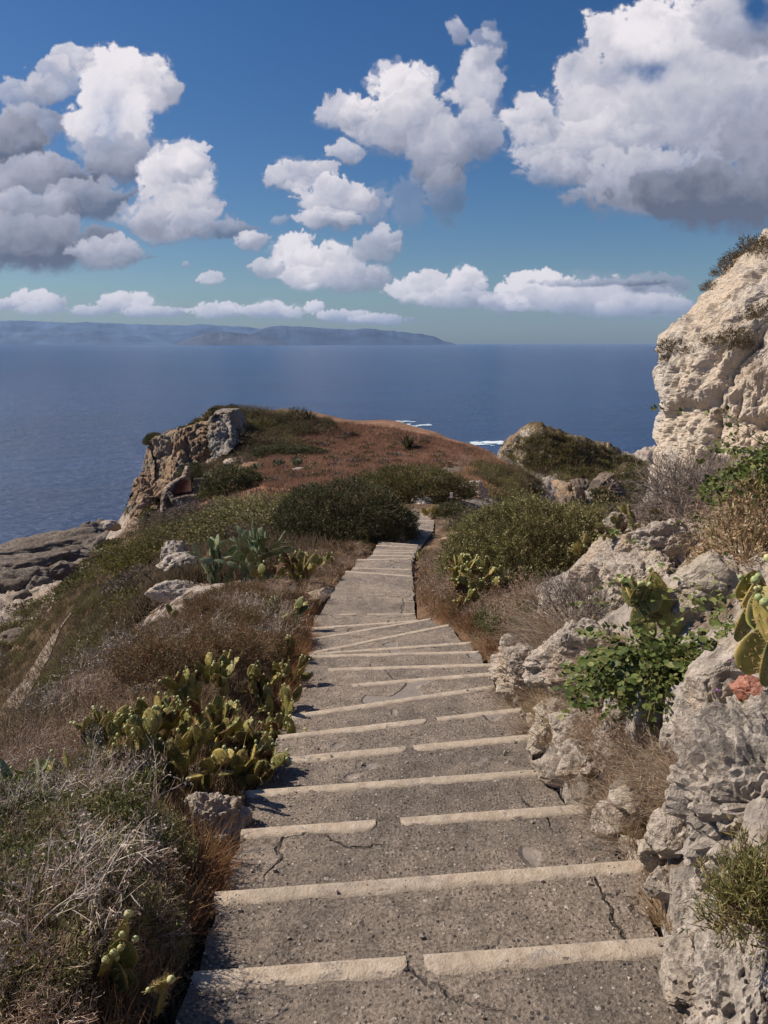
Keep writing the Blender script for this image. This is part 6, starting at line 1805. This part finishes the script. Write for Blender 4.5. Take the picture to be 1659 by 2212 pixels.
Y_, G_P = pads_y, pads_g
for a in [
    ('low yellow prickly pear in the bottom left corner with fruits on its top pads', 270, 2170, 2.3, 1, Y_, .72, 1, 3, .7, .3, 0),
    ('single narrow pad at the bottom edge left of the corner cactus', 185, 2160, 2.25, 2, Y_, .6, 0, 1, .3, .3, 0),
    ('yellow green prickly pear with many unripe fruits against the left side of the steps', 545, 1650, 4.5, 3, Y_, .68, 2, 6, .4, .5, .1),
    ('prickly pear with broad yellow pads under the fruit laden one on the left', 520, 1710, 4.1, 4, Y_, .68, 2, 5, .3, .6, .15),
    ('dark prickly pear in the middle of the left bank behind bare stems', 400, 1700, 4.2, 5, Y_, .68, 2, 6, .2, .5, .1),
    ('prickly pear at the outer end of the left bank clump', 290, 1680, 4.5, 6, Y_, .68, 2, 5, .25, .5, .1),
    ('spreading prickly pear between the twigs and the fifth strip', 470, 1620, 5.0, 7, Y_, .68, 2, 6, .3, .5, .1),
    ('pale prickly pear close to the steps level with the eighth strip', 600, 1570, 5.5, 8, Y_, .68, 2, 5, .35, .5, .05),
    ('yellow prickly pear close to the steps level with the tenth strip', 560, 1515, 6.2, 9, Y_, .68, 2, 5, .35, .5, .05),
    ('small prickly pear with one dark pad alone in the lower left scrub', 125, 1700, 3.7, 10, Y_, .55, 1, 2, .4, .3, 0),
    ('dark green prickly pear at the left edge of the picture in the scrub', 40, 1740, 3.5, 11, G_P, .6, 1, 3, .1, .3, 0),
    ('yellow prickly pear beside the wedge shaped steps on the left', 600, 1365, 10.0, 12, Y_, .95, 2, 4, .5, .5, .05),
    ('tiny yellow prickly pear on a ledge of the left slope', 385, 1352, 12, 13, Y_, .9, 1, 3, .2, .5, .05),
    ('golden prickly pear left of the long landing', 645, 1255, 14.5, 14, Y_, 1.1, 2, 5, .3, .6, .25),
    ('orange tinged prickly pear right of the tall green one', 590, 1262, 15.0, 15, Y_, 1.1, 1, 5, .2, .7, .35),
    ('yellow prickly pear among twigs under the dark bush', 700, 1235, 16.5, 16, Y_, 1.1, 1, 5, .3, .6, .1),
    ('yellow prickly pear full of pale fruits below the large olive green bush', 985, 1290, 10.8, 17, Y_, 1.15, 3, 5, .9, .5, .05),
    ('prickly pear laden with pale fruits right of the yellow one by the landing', 1055, 1295, 10.3, 18, Y_, .95, 3, 4, .95, .5, .05),
    ('low yellow prickly pear nearest to the wedge shaped steps on the right', 1000, 1335, 9.7, 19, Y_, .85, 2, 4, .8, .5, .05),
    ('small yellow cactus at the right edge of the flight below the long landing', 915, 1215, 13.6, 20, Y_, .8, 1, 3, .5, .4, 0),
    ('yellow cactus at the right edge of the last flight near the white marker', 925, 1122, 30, 21, Y_, 1.4, 1, 3, .1, .4, 0),
    ('golden prickly pear at the right foot of the large olive green bush', 1270, 1225, 8.6, 22, Y_, .72, 2, 3, .2, .4, 0),
    ('prickly pear on top of the pale ledge, its left low clump', 1330, 1168, 8.4, 23, Y_, .62, 2, 3, .1, .8, .1),
    ('prickly pear with upright green pads on top of the pale ledge', 1392, 1158, 8.1, 24, Y_, .85, 2, 3, .05, .6, .12),
    ('tall prickly pear with one dark upright pad above the round leaved vine', 1440, 1365, 4.6, 25, Y_, 1.0, 1, 7, .3, .5, .05),
    ('single yellow edged pad left of the round leaved vine', 1365, 1345, 5.2, 26, Y_, .75, 0, 1, 0, .2, 0),
    ('big prickly pear with three pale round fruits at the right edge', 1650, 1450, 2.6, 27, Y_, .8, 1, 3, .6, .15, 0),
    ('yellow pad cactus at the right edge under the dried plant', 1655, 1370, 3.1, 28, Y_, .9, 1, 2, .5, .3, 0),
]:
    lab, px, py, y, sd, pp, sc_, lv, rt, fr_, ln_, dd_ = a
    cactus(lab, px, py, y, sd, pp, sc_, lv, rt, fr_, ln_, dd_, snap=not (px > 1200 and y < 9), maxpads=46)
for k_, (px, py, y, lab) in enumerate([(622, 1500, 6.4, 'prickly pear touching the steps beside the eighth strip'), (612, 1440, 7.6, 'prickly pear touching the steps beside the tenth strip'), (345, 1610, 5.0, 'prickly pear in front of the flat pale rock on the left'),
        (225, 1640, 4.8, 'outermost prickly pear of the left bank clump'), (470, 1500, 6.6, 'prickly pear under the heathers of the left shoulder'), (405, 1545, 5.8, 'prickly pear at the upper edge of the left bank clump'), (610, 1640, 4.7, 'low prickly pear leaning over the left end of the sixth strip')]):
    cactus(lab, px, py, y, 70 + k_, Y_, .66, 2, 5, .35, .5, .08, maxpads=40)
cactus('tall grey green prickly pear with long stacked pads on the left, leaning to the right', 565, 1258, 15.6, 40, G_P, 1.25, 5, 5, .04, .45, .03, snap=False, maxpads=62, kidr=(1, 2), dz=.0)
cactus('middle grey green prickly pear joining the tall one to the lower one', 530, 1262, 15.9, 47, G_P, 1.2, 4, 5, .02, .6, .03, snap=False, maxpads=44, kidr=(1, 2))
cactus('lower grey green prickly pear left of the tall one, spreading over the white rock', 465, 1262, 16.2, 44, G_P, 1.25, 3, 6, .02, .9, .03, snap=False, maxpads=50)
for k, (px, py, y) in enumerate([(560, 1018, 70), (600, 1010, 74), (640, 1012, 70), (490, 1065, 66)]):
    cactus('small far prickly pear on the headland, %s' % ['below the brown thicket', 'in the middle of the field edge', 'beside the grey boulder', 'beside the ruin'][k], px, py, y, 50 + k, G_P, 2.0, 1, 4, 0, .6, 0, maxpads=14)


# agaves
def agave(label, px, py, y, s, seed, cols):
    r = np.random.RandomState(seed); g = Geo()
    n = 46; a = r.rand(n) * 2 * np.pi; e = r.uniform(.05, 1.35, n)
    D = np.stack([np.cos(a) * np.cos(e), np.sin(a) * np.cos(e), np.sin(e)], 1)
    S = unit(np.cross(D, np.array([0, 0, 1.0])))
    rows = []
    for f, w in ((0, .05), (.35, .085), (.75, .05), (1, .004)):
        c = D * f - np.array([0, 0, .16]) * f * f + np.array([0, 0, .05])
        rows += [c - S * w, c - np.cross(S, D) * w * .5 * 0 + np.array([0, 0, -.02]), c + S * w]
    v = np.stack(rows, 1).reshape(-1, 3); i = np.arange(n)[:, None] * 12
    fs = []
    for k in range(3):
        b_ = k * 3; fs += [i + [b_, b_ + 1, b_ + 4, b_ + 3], i + [b_ + 1, b_ + 2, b_ + 5, b_ + 4]]
    g.add(v, np.concatenate(fs), np.repeat(vary(r, cols, n), 12, 0), 0)
    h_ = hit(px, py, y * .75)
    if h_ is None: h_ = at_y(px, py, y)
    tag(add('agave', g.data('agave', MATS), h_, scl=(s, s, s)), label, 'agave')


AGC = [(.10, .085, .045), (.14, .12, .065), (.075, .065, .035)]
agave('large spiky agave standing alone in the brown field', 882, 972, 93, 2.3, 1, AGC)
agave('spiky agave on the skyline of the headland', 668, 908, 116, 1.7, 2, AGC)
agave('small agave among pale stones in the brown field', 642, 1008, 72, 1.1, 3, [(.15, .16, .07)])
agave('small agave near the grey boulder on the headland', 765, 945, 106, 1.0, 4, AGC)

# ------------------------------------------------------------------ trails, marker, ruin
def ribbon(name, pts, widths, y0, mat, label):
    P = [hit(a, b_, y0) for a, b_ in pts]
    W_ = [w for p, w in zip(P, widths) if p is not None]; P = np.array([p for p in P if p is not None])
    d = np.r_[0, np.cumsum(np.linalg.norm(np.diff(P[:, :2], axis=0), axis=1))]; n = max(int(d[-1] / .35), 12)
    s = np.linspace(0, d[-1], n); X = np.interp(s, d, P[:, 0]); Y = np.interp(s, d, P[:, 1]); W = np.interp(s, d, W_)
    for _ in range(8):
        X[1:-1] = (X[:-2] + X[1:-1] * 2 + X[2:]) / 4; Y[1:-1] = (Y[:-2] + Y[1:-1] * 2 + Y[2:]) / 4
    tx = np.gradient(X); ty = np.gradient(Y); l_ = np.hypot(tx, ty) + 1e-9
    m_ = 9; V_ = []
    for k in range(m_):
        q = k / (m_ - 1) * 2 - 1
        xx = X - ty / l_ * W * q * (1 + .25 * perlin2(s * .8, s * 0 + (q > 0), 7)); yy_ = Y + tx / l_ * W * q
        V_.append(np.stack([xx, yy_, ground_z(xx, yy_) + (.16 if y0 < 20 else .10) + .05 * (1 - q * q)], 1))
    V_ = np.array(V_).transpose(1, 0, 2).reshape(-1, 3)
    tag(add(name, mesh_data(name, V_, grid_faces(m_, n), [mat])), label, None, None, 'structure')


M_DIRT, t, b, o = new_mat('trodden_earth')
n_ = nz(t, 3, 6, .65, pos(t))
t.links.new(ramp(t, n_, [(.3, (.15, .115, .085)), (.6, (.22, .175, .135)), (.75, (.28, .23, .185))]), b.inputs['Base Color'])
bump(t, b, n_, .6, .05)
ribbon('dirt_path', TRAIL, [1.0, 1.0, 1.0, .9, .7, .5, .3], 14, M_DIRT, 'pale dirt path running down the left slope')
ribbon('dirt_path', [(935, 1026), (960, 1022), (985, 1012), (1003, 1002), (1008, 994), (1010, 985)], [.9, .9, .9, .9, .8, .6], 50, M_DIRT, 'pale trail bending up the brown headland')

M_WHITE, t, b, o = new_mat('white_paint'); b.inputs['Base Color'].default_value = (.78, .76, .74, 1)
M_PUR, t, b, o = new_mat('mauve_petals'); b.inputs['Base Color'].default_value = (.45, .25, .55, 1)


def box(g, c, d, col=(1, 1, 1), rz=0.0, m=0):
    x, y, z = np.array(d) / 2
    v = np.array([(-x, -y, -z), (x, -y, -z), (x, y, -z), (-x, y, -z), (-x, -y, z), (x, -y, z), (x, y, z), (-x, y, z)])
    ca, sa = math.cos(rz), math.sin(rz)
    v = np.stack([v[:, 0] * ca - v[:, 1] * sa, v[:, 0] * sa + v[:, 1] * ca, v[:, 2]], 1) + np.array(c)
    g.add(v, np.array([(0, 3, 2, 1), (4, 5, 6, 7), (0, 1, 5, 4), (1, 2, 6, 5), (2, 3, 7, 6), (3, 0, 4, 7)]), col, m)


h_ = at_y(975, 1084, 33)
mk = tag(add('marker_post', None, h_), 'small white marker post where the trail leaves the steps', 'post')
g = Geo(); box(g, (0, 0, .05), (.04, .03, .5)); add('post', g.data('post', [M_FARROCK]), parent=mk)
g = Geo(); box(g, (0, -.03, .30), (.11, .03, .24)); add('plate', g.data('plate', [M_WHITE]), parent=mk)

# ruined stone building under the cliff
M_STONEWALL, t, b, o = new_mat('rubble_wall')
p = pos(t)
v_ = t.nodes.new('ShaderNodeTexVoronoi'); v_.inputs['Scale'].default_value = 2.8; t.links.new(p, v_.inputs['Vector'])
sc1 = t.nodes.new('ShaderNodeSeparateColor'); t.links.new(v_.outputs['Color'], sc1.inputs[0])
c = ramp(t, sc1.outputs[0], [(0, (.20, .155, .115)), (.5, (.32, .26, .195)), (1, (.42, .35, .28))])
c = mixc(t, .8, c, ramp(t, v_.outputs['Distance'], [(.15, (1.1, 1.1, 1.1)), (.42, (.45, .42, .4))]), 'MULTIPLY')
t.links.new(c, b.inputs['Base Color']); bump(t, b, v_.outputs['Distance'], 1.0, -.12)
M_TILE, t, b, o = new_mat('red_roof_tiles')
n_ = nz(t, 2.5, 5, .6, pos(t)); t.links.new(ramp(t, n_, [(.35, (.11, .055, .04)), (.7, (.20, .10, .07))]), b.inputs['Base Color'])
ru = tag(add('ruined_house', None, at_y(395, 1090, 70)), 'roofless corner of a ruined stone house with red tiles under the ochre cliff', 'ruin')
o0 = np.array(ru.location)


def wall_mesh(name, prof_top, prof_bot, th, parent, mat):
    """broken wall following directions of its top and foot edges; th is its thickness"""
    T_ = np.array([at_y(*q) for q in prof_top]); B_ = np.array([at_y(*q) for q in prof_bot])
    d = np.linspace(0, 1, 60); k = np.linspace(0, 1, len(T_)); kb = np.linspace(0, 1, len(B_))
    T2 = np.stack([np.interp(d, k, T_[:, i_]) for i_ in range(3)], 1); B2 = np.stack([np.interp(d, kb, B_[:, i_]) for i_ in range(3)], 1)
    T2[:, 2] += .22 * fbm2(d * 22, d * 0 + 3, 4, 5)
    ax = T2[-1, :2] - T2[0, :2]; ax /= np.linalg.norm(ax); nr = np.array([-ax[1], ax[0], 0]) * th
    rows = [B2 + (T2 - B2) * f for f in np.linspace(0, 1, 14)] + [T2 + nr + (B2 - T2) * f for f in np.linspace(0, 1, 14)]
    G3 = np.array(rows); sh = fbm3(G3.reshape(-1, 3) * 1.6, 4, 8).reshape(G3.shape[:2]) * .10
    G3[..., 1] -= sh
    G3 = G3 - o0
    V3 = G3.reshape(-1, 3); f = grid_faces(60, 28)
    side = []
    for c_ in (0, 59):
        for r_ in range(13):
            side.append([r_ * 60 + c_, (r_ + 1) * 60 + c_, (27 - r_ - 1) * 60 + c_, (27 - r_) * 60 + c_])
    return add(name, mesh_data(name, V3, np.concatenate([f, np.array(side)]), [mat]), parent=parent)


wall_mesh('side_wall', [(361, 1066, 66), (368, 1052, 67), (378, 1042, 69), (392, 1034, 71), (402, 1030, 73), (408, 1015, 74), (411, 1005, 75)], [(357, 1112, 65), (378, 1096, 68), (395, 1085, 71), (411, 1075, 75)], .5, ru, M_STONEWALL)
wall_mesh('front_wall', [(361, 1064, 66), (372, 1078, 65.6), (395, 1072, 65.2), (418, 1070, 65), (440, 1066, 64.8)], [(357, 1112, 66), (385, 1110, 65.5), (440, 1100, 64.8)], .5, ru, M_STONEWALL)
wall_mesh('end_wall', [(418, 1035, 66), (430, 1034, 66), (450, 1040, 66), (470, 1052, 66)], [(418, 1090, 66), (440, 1088, 66), (470, 1080, 66)], .5, ru, M_FARROCK)
g = Geo()
A_ = at_y(372, 1070, 66.5) - o0; B_ = at_y(414, 1062, 66.2) - o0; C_ = at_y(412, 1038, 71) - o0; D_ = at_y(388, 1038, 70.5) - o0
for k in range(22):
    f0 = (k + .1) / 22; f1 = (k + .9) / 22
    p0 = A_ * (1 - f0) + B_ * f0; p1 = A_ * (1 - f1) + B_ * f1; q0 = D_ * (1 - f0) + C_ * f0; q1 = D_ * (1 - f1) + C_ * f1
    up_ = np.array([0, 0, .09]); mid0 = (p0 + p1) / 2 + up_; midq = (q0 + q1) / 2 + up_
    g.add(np.array([p0, mid0, p1, q1, midq, q0, p0 - up_, p1 - up_, q1 - up_, q0 - up_]), np.array([(0, 1, 4, 5), (1, 2, 3, 4), (6, 9, 8, 7), (0, 5, 9, 6), (2, 7, 8, 3)]), (1, 1, 1), 0)
add('roof', g.data('roof', [M_TILE]), parent=ru)

# small mauve flowers on the right bank
for px, py, y, lab in [(1578, 1427, 2.9, 'tiny mauve flower left of the big prickly pear'), (1548, 1492, 3.1, 'tiny mauve flower above the dark leaning slab'), (1503, 1772, 2.6, 'tiny mauve flower at the left edge of the corner boulder')]:
    r = np.random.RandomState(int(px)); g = Geo()
    k = 14; a = np.arange(k) * 2.4
    D = np.stack([np.cos(a), np.sin(a), .5 + .4 * np.sin(a * 3)], 1)
    put_leaves(g, r, np.zeros((k, 3)), D, .012, .006, np.tile([.45, .22, .55], (k, 1)), 0)
    put_twigs(g, np.array([[0, 0, 0.]]), np.array([[.01, .02, -.09]]), .001, .0012, np.array([[.14, .16, .06]]), 1)
    tag(add('wild_flower', g.data('wild_flower', MATS), at_y(px, py, y)), lab, 'flower')
